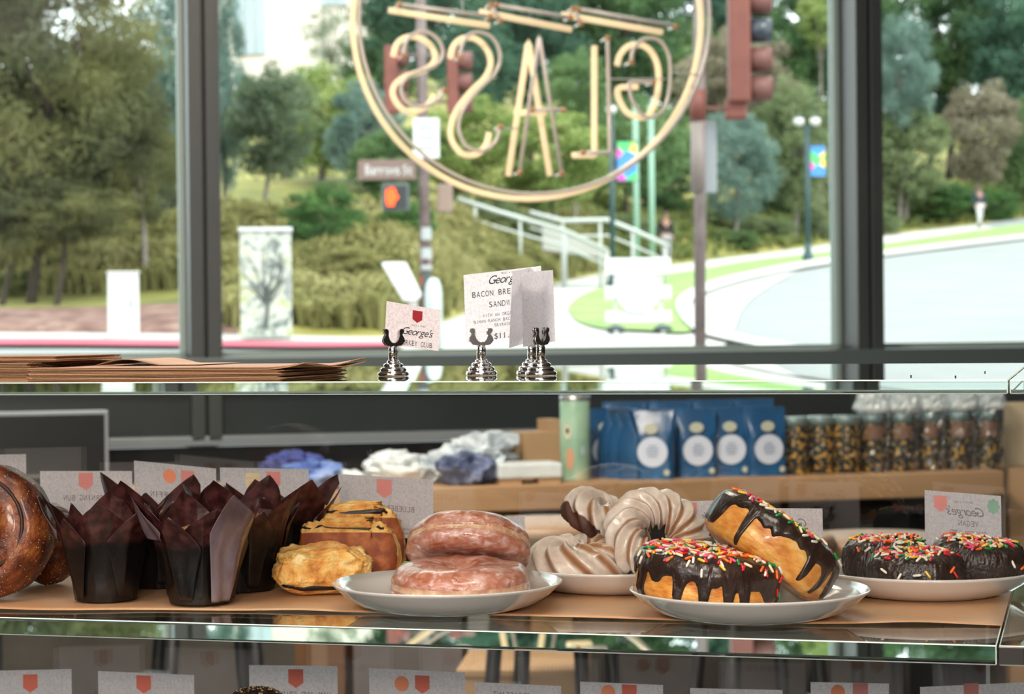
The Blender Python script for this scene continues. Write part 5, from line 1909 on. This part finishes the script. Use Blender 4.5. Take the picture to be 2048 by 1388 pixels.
muffin('muffin in brown tulip paper standing farthest back beside the scones', 565, 1.710, -12, 5, 1.08, (.074, .070, .072, .075), (.013, .014, .012, .014), berry=False)

# ------------------------------------------------------------------ morning buns
m_bun = mat('glossy caramel bun crust', [(.28, '#2e140a'), (.42, '#572510'), (.56, '#7f4019'), (.72, '#a4652e')], 60, rough=.5, coat=.15, bump=.0018, bscale=260, detail=9)
def bun(label, px, Y, rx, ry, rz, seed, R_=.0445, T=.025, zoff=0):
    def fn(u, v):
        th = 2 * PI * u
        b = (v - .5) * PI
        rr = R_ * spow(math.cos(b), .62)
        y = -T * spow(math.sin(b), .62)
        # spiral terraces on the visible face
        if b > -.2:
            turns = 1.7
            s = (rr / R_) * turns - th / (2 * PI)
            f = s - math.floor(s)
            rid = (.5 - .5 * math.cos(2 * PI * min(1, f * 1.25))) ** .7
            y -= .0085 * rid * min(1, (b + .2) * 2) * (1.25 - rr / R_) - .003
            rr *= 1 + .02 * rid
        w = .0016 * nz(math.cos(th) * 3 * rr / R_, math.sin(th) * 3 * rr / R_, y * 40 + seed)
        rr += .0025 * nz(math.cos(th) * 2, math.sin(th) * 2, seed) + w
        return (rr * math.cos(th), y + w, rr * math.sin(th))
    p = at(px, Y, Z2 + .002)
    M = Matrix.Translation(p) @ Matrix.Rotation(math.radians(rz), 4, 'Z') @ Matrix.Rotation(math.radians(rx), 4, 'X')
    pts = [fn(i / 40, j / 20) for i in range(40) for j in range(21)]
    M = drop(M, pts, Z2 + .0022)
    root = thing('morning_bun', label, 'bun', M=M)
    MB().grid(fn, 160, 60, wrapu=True).build('rolled_dough', m_bun, root, smooth=True)
    # cinnamon line along the spiral
    line = []
    for i in range(110):
        th = 2 * PI * i / 40
        rr = R_ * (.10 + th / (2 * PI) / 1.7)
        b_ = math.acos(min(1, (rr / R_)) ** (1 / .62))
        line.append((rr * math.cos(th), -T * spow(math.sin(b_), .62) - .0015 + .003, rr * math.sin(th)))
        if rr > R_ * .93: break
    MB().tube(line, .0016, 6).build('cinnamon_seam', mat('dark cinnamon seam', '#2a120a', rough=.5), root, smooth=True)
    g_ = MB()
    r = random.Random(seed)
    for _ in range(420):
        u, v = r.random(), .35 + .6 * r.random()
        q_ = Vector(fn(u, v))
        g_.sphere(q_ * 1.004, r.uniform(.0002, .00035), 3)
    o = g_.build('sugar_grains', mat('sugar', '#e9d9c0', rough=.2), root)
    o['kind'] = 'stuff'
bun('large caramel morning bun cut by the left frame edge', -28, 1.588, -4, 0, -4, 1, .0500, .026)
bun('second morning bun tucked behind the large one', 92, 1.68, 0, 0, -30, 2, .031, .020)

# ------------------------------------------------------------------ scones
m_scone = mat('golden scone crust', [(.28, '#b06a2a'), (.42, '#d89444'), (.56, '#eab866'), (.72, '#f6dca0')], 75, rough=.62, bump=.0035, bscale=150, detail=10)
m_scut = mat('cut scone side', [(.3, '#6d2f18'), (.5, '#8f4520'), (.7, '#b56a35')], 90, rough=.7, bump=.0012, bscale=80)
def scone(label, px, Y, rz, rx, ry, W, D, H, seed, zf=None, taper=.5):
    def sh(d_):
        x, y, z = d_
        e = .55
        p = Vector((spow(x, e) * W / 2, spow(y, e) * D / 2, spow(z, .7) * H / 2))
        t = 1 - taper * (p.x / W + .5) * .8
        p.y *= t
        n = noise.noise(Vector(d_) * 2.2 + Vector((seed, 0, 0))) * .0042 + noise.noise(Vector(d_) * 6 + Vector((seed, 2, 0))) * .0020 + noise.noise(Vector(d_) * 14 + Vector((seed, 4, 0))) * .0008
        if z < -.2: n *= .3
        p += Vector(d_).normalized() * n
        if z > 0: p.z += .004 * noise.noise(Vector((p.x * 50, p.y * 50, seed)))
        return p
    def fn(u, v):
        a, b = 2 * PI * u, PI * v
        return sh((math.sin(b) * math.cos(a), math.sin(b) * math.sin(a), -math.cos(b)))
    p = at(px, Y, Z2)
    M = Matrix.Translation(p) @ Matrix.Rotation(math.radians(rx), 4, 'X') @ Matrix.Rotation(math.radians(ry), 4, 'Y') @ Matrix.Rotation(math.radians(rz), 4, 'Z')
    pts = [fn(i / 40, j / 20) for i in range(40) for j in range(21)]
    M = drop(M, pts, Z2 + .0022 if zf is None else zf)
    root = thing('blueberry_scone', label, 'scone', M=M)
    MB().grid(fn, 110, 60, wrapu=True).build('crust', m_scone, root, smooth=True)
    r = random.Random(seed)
    # dark streaks of fruit along the sides
    for k_ in range(7):
        a0 = -PI / 2 + (-.75, -.15, .35, .75, 1.3, 2.6, 3.6)[k_]
        b0 = (1.12, 1.02, 1.08, 1.15, 1.1, 1.2, 1.2)[k_]
        wa, wb = (.30, .42, .34, .2, .2, .2, .2)[k_], r.uniform(.12, .20)
        fr = MB()
        def ff(u, v):
            rr = u
            t = 2 * PI * v
            a = a0 + wa * rr * math.cos(t) * (1 + .3 * nz(math.cos(t), math.sin(t), k_))
            b = b0 + wb * rr * math.sin(t) * (1 + .4 * nz(math.cos(t) * 2, math.sin(t), k_ + 3))
            q_ = sh((math.sin(b) * math.cos(a), math.sin(b) * math.sin(a), -math.cos(b)))
            return q_ + Vector((q_.x, q_.y, 0)).normalized() * (.0007 * (1 - rr ** 3) + .0001)
        fr.grid(ff, 6, 18, wrapv=True)
        fr.build('fruit_filling', m_berry, root, smooth=True)
    return root
scone('golden blueberry scone lying in front of the other two', 646, 1.610, 8, 4, 2, .072, .056, .034, 3)
def edge_scone(label, px, Y, rz, rx, W, D, H, seed, z0=0.0):
    """a slab standing on its edge: knobbly golden strip with fruit on top, flat brown base towards us"""
    def sh(d_):
        x, y, z = d_
        p = Vector((spow(x, .42) * W / 2, spow(y, .5) * D / 2, spow(z, .45) * H / 2))
        n = noise.noise(Vector(d_) * 2.5 + Vector((seed, 0, 0))) * .0030 + noise.noise(Vector(d_) * 7 + Vector((seed, 2, 0))) * .0018
        if z > .3 or y > 0: p += Vector(d_).normalized() * n * 1.3
        if x > .2: p.x -= max(0, p.z) * .35
        return p
    def fn(u, v):
        a, b = 2 * PI * u, PI * v
        return sh((math.sin(b) * math.cos(a), math.sin(b) * math.sin(a), -math.cos(b)))
    M = Matrix.Translation(at(px, Y, Z2)) @ Matrix.Rotation(math.radians(rz), 4, 'Z') @ Matrix.Rotation(math.radians(rx), 4, 'X')
    M = drop(M, [fn(i / 40, j / 20) for i in range(40) for j in range(21)], Z2 + .0022 + z0)
    root = thing('blueberry_scone', label, 'scone', M=M)
    MB().grid(fn, 120, 70, wrapu=True).build('crust', m_scone, root, smooth=True)
    def dirv(a, b, off):
        p = sh((math.sin(b) * math.cos(a), math.sin(b) * math.sin(a), -math.cos(b)))
        return p + Vector((0, -off, off * .3))
    bs = MB()
    bs.grid(lambda u, v: dirv(-PI * .93 + u * PI * .86, .5 + v * 1.30, .0006 * math.sin(PI * min(1, max(0, u))) ** .3), 50, 24)
    bs.build('brown_base', m_scut, root, smooth=True)
    r = random.Random(seed)
    for k_ in range(4):
        a0 = -PI * (.28 + .17 * k_) + r.uniform(-.08, .08)
        b0 = 2.02 + r.uniform(-.08, .12)
        wa, wb = r.uniform(.16, .30), r.uniform(.05, .10)
        fr = MB()
        def gg(u, v):
            t = 2 * PI * v
            a = a0 + wa * u * math.cos(t) * (1 + .3 * nz(math.cos(t), math.sin(t), k_ + seed))
            b = b0 + wb * u * math.sin(t) * (1 + .5 * nz(math.cos(t) * 2, math.sin(t), k_ + seed))
            return dirv(a, b, .0010 * (1 - u ** 3) + .0002)
        fr.grid(gg, 6, 20, wrapv=True)
        fr.build('fruit_filling', m_berry, root, smooth=True)
    return root
edge_scone('blueberry scone standing on edge behind the front one', 700, 1.672, -4, -14, .078, .026, .046, 9)
edge_scone('blueberry scone farthest back under the scone card', 720, 1.712, 5, -12, .072, .026, .056, 14)

# seeded bun top on the lower shelf
p = at(516, 1.60, Z3)
b = thing('seeded_bun', 'seeded bun top just entering at the bottom frame edge', 'bun', loc=p)
top_z = P(516, 1376, 1.60).z - p.z
def sb(u, v):
    th, q_ = 2 * PI * u, v * PI / 2
    rr = .034 * math.cos(q_) ** .6 * (1 + .02 * nz(math.cos(th) * 2, math.sin(th) * 2, 1))
    return (rr * math.cos(th), rr * math.sin(th), top_z * (.25 + .75 * math.sin(q_)) if v > 0 else 0.0)
MB().grid(sb, 48, 24, wrapu=True).build('crust', mat('dark brown crust', [(.3, '#3a2116'), (.7, '#5d3a22')], 40, rough=.5, bump=.001), b, smooth=True)
sd = MB()
r = random.Random(5)
for _ in range(700):
    u, v = r.random(), 1 - r.random() ** 1.5 * .75
    q_ = sb(u, v)
    sd.sphere(q_, r.uniform(.0007, .0011), 4, mi=0 if r.random() < .7 else 1, sc=(1, 1, .6))
o = sd.build('seeds', [mat('black seed', '#1c1a1c', rough=.4), mat('pale seed', '#d8b27c', rough=.5)], b)
o['kind'] = 'stuff'
# ================================================================== cards and their holders
m_cardp = mat('speckled pinkish card', [(.35, '#dcd0d4'), (.5, '#e8dde1'), (.65, '#efe6e9')], 600, rough=.8, detail=3)
m_cardw = mat('speckled white card', [(.35, '#dedde5'), (.5, '#e8e7ee'), (.65, '#efeef4')], 600, rough=.8, detail=3)
def paperize(m, f=.62):
    nt = m.node_tree
    b = nt.nodes['Principled BSDF']
    out = [n for n in nt.nodes if n.type == 'OUTPUT_MATERIAL'][0]
    ramp = [n for n in nt.nodes if n.type == 'VALTORGB'][0]
    tl = nt.nodes.new('ShaderNodeBsdfTranslucent')
    nt.links.new(ramp.outputs[0], tl.inputs[0])
    ms = nt.nodes.new('ShaderNodeMixShader')
    ms.inputs[0].default_value = f
    nt.links.new(b.outputs[0], ms.inputs[1])
    nt.links.new(tl.outputs[0], ms.inputs[2])
    nt.links.new(ms.outputs[0], out.inputs[0])
paperize(m_cardp)
paperize(m_cardw)
m_k = mat('black card print', '#1d1d20', rough=.7)
m_kf = mat('card print showing through faintly', '#8f7f80', rough=.8)
m_kg = mat('grey card print showing through', '#77757c', rough=.8)
m_pen = mat('red pennant print', '#a3222f', rough=.7)
m_penf = mat('salmon pennant showing through', '#cf8480', rough=.8)
m_peno = mat('orange red pennant showing through', '#cc6a58', rough=.8)
m_ora = mat('orange round mark', '#e08a68', rough=.8)
m_bei = mat('beige square mark', '#d8c6a0', rough=.8)
m_grn = mat('grey green scalloped mark', '#7fa08e', rough=.8)

# holder: stepped round foot, stem, two horseshoe jaws
U_ = 7.14e-5
half = [(-22, 0), (-34, 40), (-92, 48), (-130, 90), (-125, 120), (-100, 160), (-122, 190), (-120, 212), (-95, 225), (-68, 216), (-60, 190), (-64, 150), (-50, 112), (-25, 84), (0, 76)]
outl = half + [(-x, z) for x, z in half[::-1][1:]]
outl = [(x * U_, z * U_ + .0190) for x, z in outl]
foot = MB().lathe([(.0113, 0), (.0118, .0012), (.0113, .0028), (.0096, .0034), (.0098, .0040), (.0100, .0050), (.0090, .0062), (.0070, .0066), (.0074, .0074), (.0074, .0084), (.0062, .0094),
                   (.0046, .0098), (.0048, .0106), (.0042, .0114), (.0034, .0118)], 32).mesh('foot')
stem = MB().lathe([(.0034, .0115), (.0034, .0200), (.0030, .0215), (.0018, .0228), (.0005, .0230)], 14).mesh('stem')
jaw1 = MB().prism(outl, -.0020, -.0007).mesh('jaw', smooth=False)
jaw2 = MB().prism([(x * .92, z) for x, z in outl], .0007, .0020).mesh('jaw', smooth=False)
def holder(label, M, group='card holders'):
    r_ = thing('card_holder', label, 'card holder', M=M, group=group)
    link('foot', foot, m_chrome, r_, smooth=True)
    link('stem', stem, m_chrome, r_, smooth=True)
    link('jaw', jaw1, m_chrome, r_, bevel=.0004)
    link('jaw', jaw2, m_chrome, r_, bevel=.0004)
    return r_

def pennant(mb, x, y, w, h, F, mi=0):
    pts = [F(x - w / 2, y - h / 2), F(x + w / 2, y - h / 2), F(x + w / 2, y + h * .22), F(x, y + h / 2), F(x - w / 2, y + h * .22)]
    mb.add(pts, [(0, 1, 2, 3, 4)], mi)
def round_mark(mb, x, y, r_, F, mi=0, scal=0):
    n = 40
    pts = []
    for i in range(n):
        a = 2 * PI * i / n
        rr = r_ * (1 + (.10 * math.cos(a * 8) if scal else 0))
        pts.append(F(x + rr * math.cos(a), y + rr * math.sin(a) * (1.05 if not scal else 1.2)))
    mb.add(pts, [tuple(range(n))])

def card(label, tl, tr, bl, br, YL, YR, mcard, rows, marks=(), mirror=True, ink=None, name='menu_card', cat='menu card', group=None, th=.0005, holder_px=None, hz=None, hs=1.0, hlabel=None, hrot=0, penm=None):
    TL, TR, BL, BR = P(*tl, YL), P(*tr, YR), P(*bl, YL), P(*br, YR)
    W, Hh = math.dist(tl, tr), math.dist(tl, bl)
    ex = (TR - TL).normalized()
    n = (BL - TL).cross(ex).normalized()
    if n.y > 0: n = -n           # towards the camera
    org = (TL + TR) / 2
    I = Matrix.Translation(-org)
    def F(x, y, off=0.0):
        u, v = x / W, y / Hh
        p = (TL * (1 - u) + TR * u) * (1 - v) + (BL * (1 - u) + BR * u) * v
        return I @ (p + n * off)
    root = thing(name, label, cat, loc=org, group=group)
    mb = MB()
    nx, ny = 10, 8
    bend = .0006
    def bow(x, y):
        return bend * math.sin(PI * x / W)
    mb.grid(lambda u, v: F(u * W, v * Hh, 0), nx, ny)
    me = mb.mesh('paper', smooth=False)
    link('paper', me, mcard, root)
    near, far = th / 2 + .00012, -th / 2 - .00012
    sides = [(near, ink or m_kf, mirror)] if not mirror else [(near, ink or m_kf, True), (far, m_k, True)]
    for off, mi_, mr in sides:
        t = MB()
        for row in rows:
            s, x, y, cap, pitch = row[:5]
            put_text(t, s, x, y, cap, pitch, lambda a, b: F(a, b, off), mirror=mr, script=len(row) > 5, tilt=0)
        if t.v:
            t.build('lettering', mi_, root, fix=False)
    for kind, x, y, sz, mm in marks:
        for off in ((near, far) if mirror else (near,)):
            t = MB()
            G_ = lambda a, b: F(a, b, off * .8)
            if kind == 'p': pennant(t, x, y, sz, sz * 1.25, G_)
            elif kind == 'o': round_mark(t, x, y, sz / 2, G_)
            elif kind == 'g': round_mark(t, x, y, sz / 2, G_, scal=1)
            elif kind == 's': t.add([G_(x - sz / 2, y - sz / 2), G_(x + sz / 2, y - sz / 2), G_(x + sz / 2, y + sz / 2), G_(x - sz / 2, y + sz / 2)], [(0, 1, 2, 3)])
            o = t.build({'p': 'pennant', 'o': 'round_mark', 'g': 'scalloped_mark', 's': 'square_mark'}[kind], mm, root, fix=False)
            t2 = MB()
            H_ = lambda a, b: F(a, b, off * 1.05)
            if kind == 'p':
                words = ['TRY', 'LOCAL']
            elif kind == 's':
                words = ['GLUTEN', 'FREE']
            else:
                words = ["THAT'S", 'NICE']
            m3 = mat('small print on ' + kind, {'p': '#a34b4c', 'o': '#b5684c', 'g': '#56786a', 's': '#a5946c'}[kind], rough=.8)
            for i_, w_ in enumerate(words if kind in 's' else []):
                put_text(t2, w_, x, y - sz * .12 + i_ * sz * .28, sz * .16, sz * .15, H_, mirror=mirror)
            if kind in 'pog':
                for i_, ww in enumerate((.34, .5)):
                    put_text(t2, '- -' if i_ == 0 else '----', x, y - sz * .14 + i_ * sz * .22, sz * .14, sz * .12, H_, mirror=mirror)
            if t2.v:
                t2.build('small_print', m3, o, fix=False)
    if holder_px is not None:
        u = (holder_px - tl[0]) / (tr[0] - tl[0])
        pc = BL * (1 - u) + BR * u
        a = math.atan2(ex.y, ex.x) + math.radians(hrot)
        H = holder(hlabel, Matrix.Translation((pc.x, pc.y, hz)) @ Matrix.Rotation(a, 4, 'Z') @ Matrix.Scale(hs, 4))
    return root

# --- cards on top of the case
zt = Z1 + .0002
card('turkey club card tilted in leftmost chrome holder on top of the case', (773, 602), (882, 620), (769, 688), (877, 702), 1.575, 1.60, m_cardp,
     [("George's", 63, 53, 15, 0, 's'), ('MEATS & WINES', 66, 40, 3.2, 2.2), ('TURKEY CLUB', 63, 77, 10.5, 6.1)], [('p', 63, 22, 20, m_pen)],
     mirror=False, ink=m_k, holder_px=790, hz=zt, hlabel='chrome holder of the turkey club card, leftmost of four')
card('bacon sandwich price card in the middle holder on top of case', (927, 550), (1082, 532), (932, 686), (1086, 668), 1.575, 1.585, m_cardw,
     [("George's", 83, 16, 17, 0, 's'), ('MEATS & WINES', 92, 5, 3.5, 2.6), ('BACON BREAKFAST', 81, 42, 11.5, 8.8), ('SANDWICH', 83, 65, 11.5, 8.8),
      ('WITH AN ORGANIC EGG,', 84, 86, 6.2, 4.9), ('NIMAN RANCH BACON, CHEESE', 78, 97, 6.2, 4.9), ('SRIRACHA AIOLI', 92, 107, 6.2, 4.9), ('$11.00', 82, 129, 11.5, 8.4)],
     mirror=False, ink=m_k)
holder('chrome holder under the bacon sandwich card, second from left', Matrix.Translation(at(963, 1.575, zt)) @ Matrix.Rotation(.07, 4, 'Z'))
card('blank backed card seen slantwise, third along the case top', (1025, 543), (1081, 531), (1018, 696), (1062, 684), 1.555, 1.60, m_cardw, [], mirror=False)
card('blank backed white card at right end of the case top', (1043, 545), (1106, 540), (1046, 694), (1111, 683), 1.545, 1.575, m_cardw, [], mirror=False)
holder('chrome holder tucked behind the rightmost one', Matrix.Translation(at(1064, 1.572, zt)) @ Matrix.Rotation(1.0, 4, 'Z'))
holder('chrome holder seen nearly edge on at the right of four', Matrix.Translation(at(1082, 1.545, zt)) @ Matrix.Rotation(.95, 4, 'Z'))

# --- cards on the middle shelf: print faces the customers, so it reads backwards from here
def cy(px, gap):
    """distance of the plane `gap` in front of the rear pane in pixel column px"""
    return PL(px, 950, CO + CAN * (PV - gap), CAN).y
def shelf_card(label, tl, tr, rows, marks, gap, z, gL=None, h=.050, m=None, ink=None, hpx=None, hlabel=None, hs=.95):
    YL, YR = cy(tl[0], gap), cy(tr[0], gap if gL is None else gL)
    a, b = P(*tl, YL), P(*tr, YR)
    kL, kR = FPX / YL, FPX / YR
    bl = (tl[0] + h * kL * .012, tl[1] + h * kL)
    br = (tr[0] + h * kR * .012, tr[1] + h * kR)
    return card(label, tl, tr, bl, br, YL, YR, m or m_cardp, rows, marks, True, ink, holder_px=hpx or (tl[0] + tr[0]) / 2, hz=z, hlabel=hlabel, hs=hs)
zp = Z2 + .0026
H_ = 'chrome holder behind '
shelf_card('plain card cut by left frame edge above the morning bun', (-120, 912), (52, 908), [], [], .040, zp, hlabel=H_ + 'the big morning bun')
shelf_card('card printed MORNING BUN seen back to front', (80, 942), (264, 942), [('MORNING BUN', 91, 53, 11.5, 8.0)], [('p', 92, 21, 28, m_penf)], .045, zp, hlabel=H_ + 'the leftmost wrapped muffin')
shelf_card('blueberry muffin card with orange dot and pennant, higher and tilted', (268, 921), (432, 937), [('BLUEBERRY MUFFIN', 100, 62, 11.5, 8.4)], [('o', 72, 24, 26, m_ora), ('p', 108, 26, 26, m_penf)], .030, zp, hlabel=H_ + 'the second muffin from left', ink=m_kg)
shelf_card('card with beige square and pennant behind the right muffins', (440, 935), (617, 938), [('CAR', 124, 61, 11.5, 8.2)], [('s', 66, 24, 28, m_bei), ('p', 107, 24, 28, m_penf)], .030, zp, hlabel=H_ + 'the rear right muffins')
shelf_card('card printed BLUEBERRY SCONE seen back to front', (678, 948), (866, 959), [('BLUEBERRY SCONE', 90, 62, 11.5, 8.2), ('A TENDER SCONE WITH', 120, 102, 4.5, 3.9), ('BLUEBERRIES', 132, 110, 4.5, 3.9)], [('p', 91, 24, 30, m_penf)], .045, zp, hlabel=H_ + 'the blueberry scones')
shelf_card('card behind the pink glazed doughnuts, its top edge showing', (893, 1028), (1050, 1034), [("George's", 100, 14, 15, 0, 's')], [('p', 22, 10, 22, m_penf)], .10, zp, h=.034, hlabel=H_ + 'the glazed doughnuts', hs=.95)
shelf_card('card behind the propped beige cruller with faint script', (1330, 1004), (1483, 999), [("George's", 108, 30, 15, 0, 's')], [('p', 52, 18, 24, m_penf)], .09, zp, h=.040, hlabel=H_ + 'the beige crullers', hs=1.1)
shelf_card('card behind the leaning chocolate doughnut with faint script', (1482, 1016), (1645, 1017), [("George's", 98, 28, 17, 0, 's'), ('CLASSIC', 80, 58, 11.5, 8.4), ('CHOCOLATE', 80, 78, 11.5, 8.4), ('$5.00', 80, 100, 8, 6.5)], [('p', 30, 20, 24, m_penf)], .12, zp, h=.042, hlabel=H_ + 'the leaning chocolate doughnut', hs=1.1)
shelf_card('card printed VEGAN with grey green mark behind right doughnuts', (1849, 980), (2002, 992), [("George's", 84, 36, 18, 0, 's'), ('MEATS & WINES', 78, 18, 4, 3), ('VEGAN', 88, 60, 11.5, 8.4), ('CHOCOLATE', 88, 80, 11.5, 8.4)], [('p', 32, 25, 26, m_penf), ('g', 138, 22, 24, m_grn)], .030, zp, ink=m_kg, hlabel=H_ + 'the dark sprinkled doughnuts')

# --- cards on the lower shelf, only their tops in the picture
zq = Z3 + .0003
low = [
    ('leftmost lower card with orange red pennant', (-40, 1342), (143, 1338), [], [('p', 101, 27, 29, m_peno)], 'leftmost lower card'),
    ('lower card with orange red pennant, second from left', (196, 1342), (388, 1350), [], [('p', 92, 23, 29, m_peno)], 'second lower card'),
    ('lower card printed HAM AND GRUYERE above the seeded bun', (498, 1330), (675, 1332), [('HAM AND GRUYERE', 100, 57, 11.5, 8.6)], [('p', 94, 26, 30, m_peno)], 'lower card above the seeded bun'),
    ('lower card with orange dot and red pennant below glazed doughnuts', (738, 1336), (930, 1345), [], [('o', 66, 28, 29, m_ora), ('p', 107, 28, 29, m_peno)], 'lower card with dot and pennant'),
    ('lower card printed CROISSANT seen back to front', (950, 1364), (1122, 1372), [('CROISSANT', 74, 22, 11, 8.4)], [], 'lower croissant card'),
    ('lower card with orange dot and red square below the crullers', (1160, 1363), (1326, 1370), [], [('o', 57, 19, 28, m_ora), ('p', 99, 20, 29, m_peno)], 'lower card below the crullers'),
    ('lower card printed CHOCOLATE seen back to front', (1380, 1376), (1565, 1380), [('CHOCOLATE', 96, 15, 11, 8.6)], [], 'lower chocolate card'),
    ('lower card with salmon dot and square below the leaning doughnut', (1621, 1364), (1778, 1367), [], [('o', 55, 19, 28, m_ora), ('p', 100, 19, 30, m_penf)], 'lower card below the leaning doughnut'),
    ('rightmost lower card cut by the right frame corner', (1840, 1374), (2060, 1364), [], [('p', 103, 16, 30, m_penf)], 'rightmost lower card'),
]
for lab, tl, tr, rows, marks, hl in low:
    shelf_card(lab, tl, tr, rows, marks, .055, zq, ink=m_kg, hlabel='chrome holder carrying the ' + hl)

# ================================================================== flat paper bags on top of the case
m_kraft = [mat('brown kraft paper ' + str(i), [(.3, a), (.7, b)], 12, rough=.75, bump=.0003, bscale=60) for i, (a, b) in enumerate((('#94694a', '#a97d5b'), ('#7d5438', '#936748'), ('#a57c59', '#ba916c')))]
def paper_bag(label, group, u0, u1, v0, v1, z, seed, curl=0.0, lift=0.0, th=.0006):
    r = random.Random(seed)
    nu, nv = 40, 8
    mb = MB()
    teeth = 44
    def edge(v):
        return (.0012 if int(v * teeth) % 2 else 0)
    def pos(u, v):
        x = u0 + (u1 - u0) * u
        if u > .999: x += edge(v)
        y = v0 + (v1 - v0) * v
        zz = z + lift * max(0, (u - .3)) ** 1.5 * (1 - .3 * v) + curl * max(0, (u - .86) / .14) ** 2 * (.6 + .6 * math.sin(v * 5 + seed))
        zz += .0002 * nz(x * 20, y * 20, seed)
        return x, y, zz
    nv = teeth
    for s in (0, th):
        mb.grid(lambda u, v: (lambda q_: (q_[0], q_[1], q_[2] + s))(pos(u, v)), nu, nv)
    B = nu * nv
    fs = []
    for i in range(nu - 1):
        fs.append((i * nv, (i + 1) * nv, (i + 1) * nv + B, i * nv + B))
        fs.append((i * nv + nv - 1, (i + 1) * nv + nv - 1, (i + 1) * nv + nv - 1 + B, i * nv + nv - 1 + B))
    for j in range(nv - 1):
        fs.append((j, j + 1, j + 1 + B, j + B))
        fs.append(((nu - 1) * nv + j, (nu - 1) * nv + j + 1, (nu - 1) * nv + j + 1 + B, (nu - 1) * nv + j + B))
    mb.f += fs
    mb.m += [0] * len(fs)
    o = mb.build('paper_bag', m_kraft[seed % 3], M=CASEM, smooth=False)
    return tag(o, label, 'paper bag', group)
ub = kase(586, 755, .06).x
ue = kase(672, 750, .09).x
uc = kase(100, 755, .05).x
n = 9
for i in range(n):
    s = .0013 * math.sin(i * 2.3)
    paper_bag('flat brown paper bag in the long stack on case top' if i < n - 1 else 'top flat paper bag of the long stack, its corner curled up',
              'long stack of paper bags' , uc - .01 + s, (ub + s * 2) if i < n - 2 else (ue - .004 + s), .035 + abs(s), .17, Z1 + .0002 + i * .00105, i + 1,
              curl=0 if i < n - 2 else .0035, th=.0007)
for i in range(11):
    s = .002 * math.sin(i * 1.9)
    paper_bag('flat brown paper bag in the thick stack at the left edge', 'thick stack of paper bags', -.62, uc - .015 + s, .045 + abs(s), .20, Z1 + .0002 + i * .0012, i + 20, th=.0008)
us = kase(112, 716, .06).x
for i in range(4):
    s = .001 * math.sin(i * 2.7)
    paper_bag('small flat paper bag laid on top of the left stack', 'small bags on the left stack', -.60, us + s - i * .0004, .06, .17, Z1 + .0002 + 11 * .0012 + .0004 + i * .0010, i + 40, th=.0007)
# loose sheet lifting out of the long stack
mb = MB()
ua, uz = kase(215, 735, .12).x, kase(420, 735, .12).x
mb.grid(lambda u, v: (ua + (uz - ua) * u, .10 + .08 * v, Z1 + .0002 + n * .00105 + .0004 + .0045 * math.sin(min(1, u * 1.7) * PI) ** 1 * (1 - u * .3)), 24, 6)
tag(mb.build('paper_sheet', m_kraft[2], M=CASEM, smooth=True, solid=.0002), 'loose brown paper sheet humped on top of the long stack', 'paper')
# crumbs on the top glass
r = random.Random(3)
cb_ = MB()
for x, y in [(1822, 753), (1911, 754), (1970, 745)]:
    p = CAI @ PL(x, y, Vector((0, 0, Z1)), Vector((0, 0, 1)))
    cb_.sphere((p.x, p.y, Z1 + .0005), .0006, 5)
o = cb_.build('crumbs', m_black, M=CASEM)
tag(o, 'dark crumbs on the case top at right', 'crumbs', kind='stuff')
for m_ in bpy.data.meshes:
    pass
bpy.context.view_layer.update()
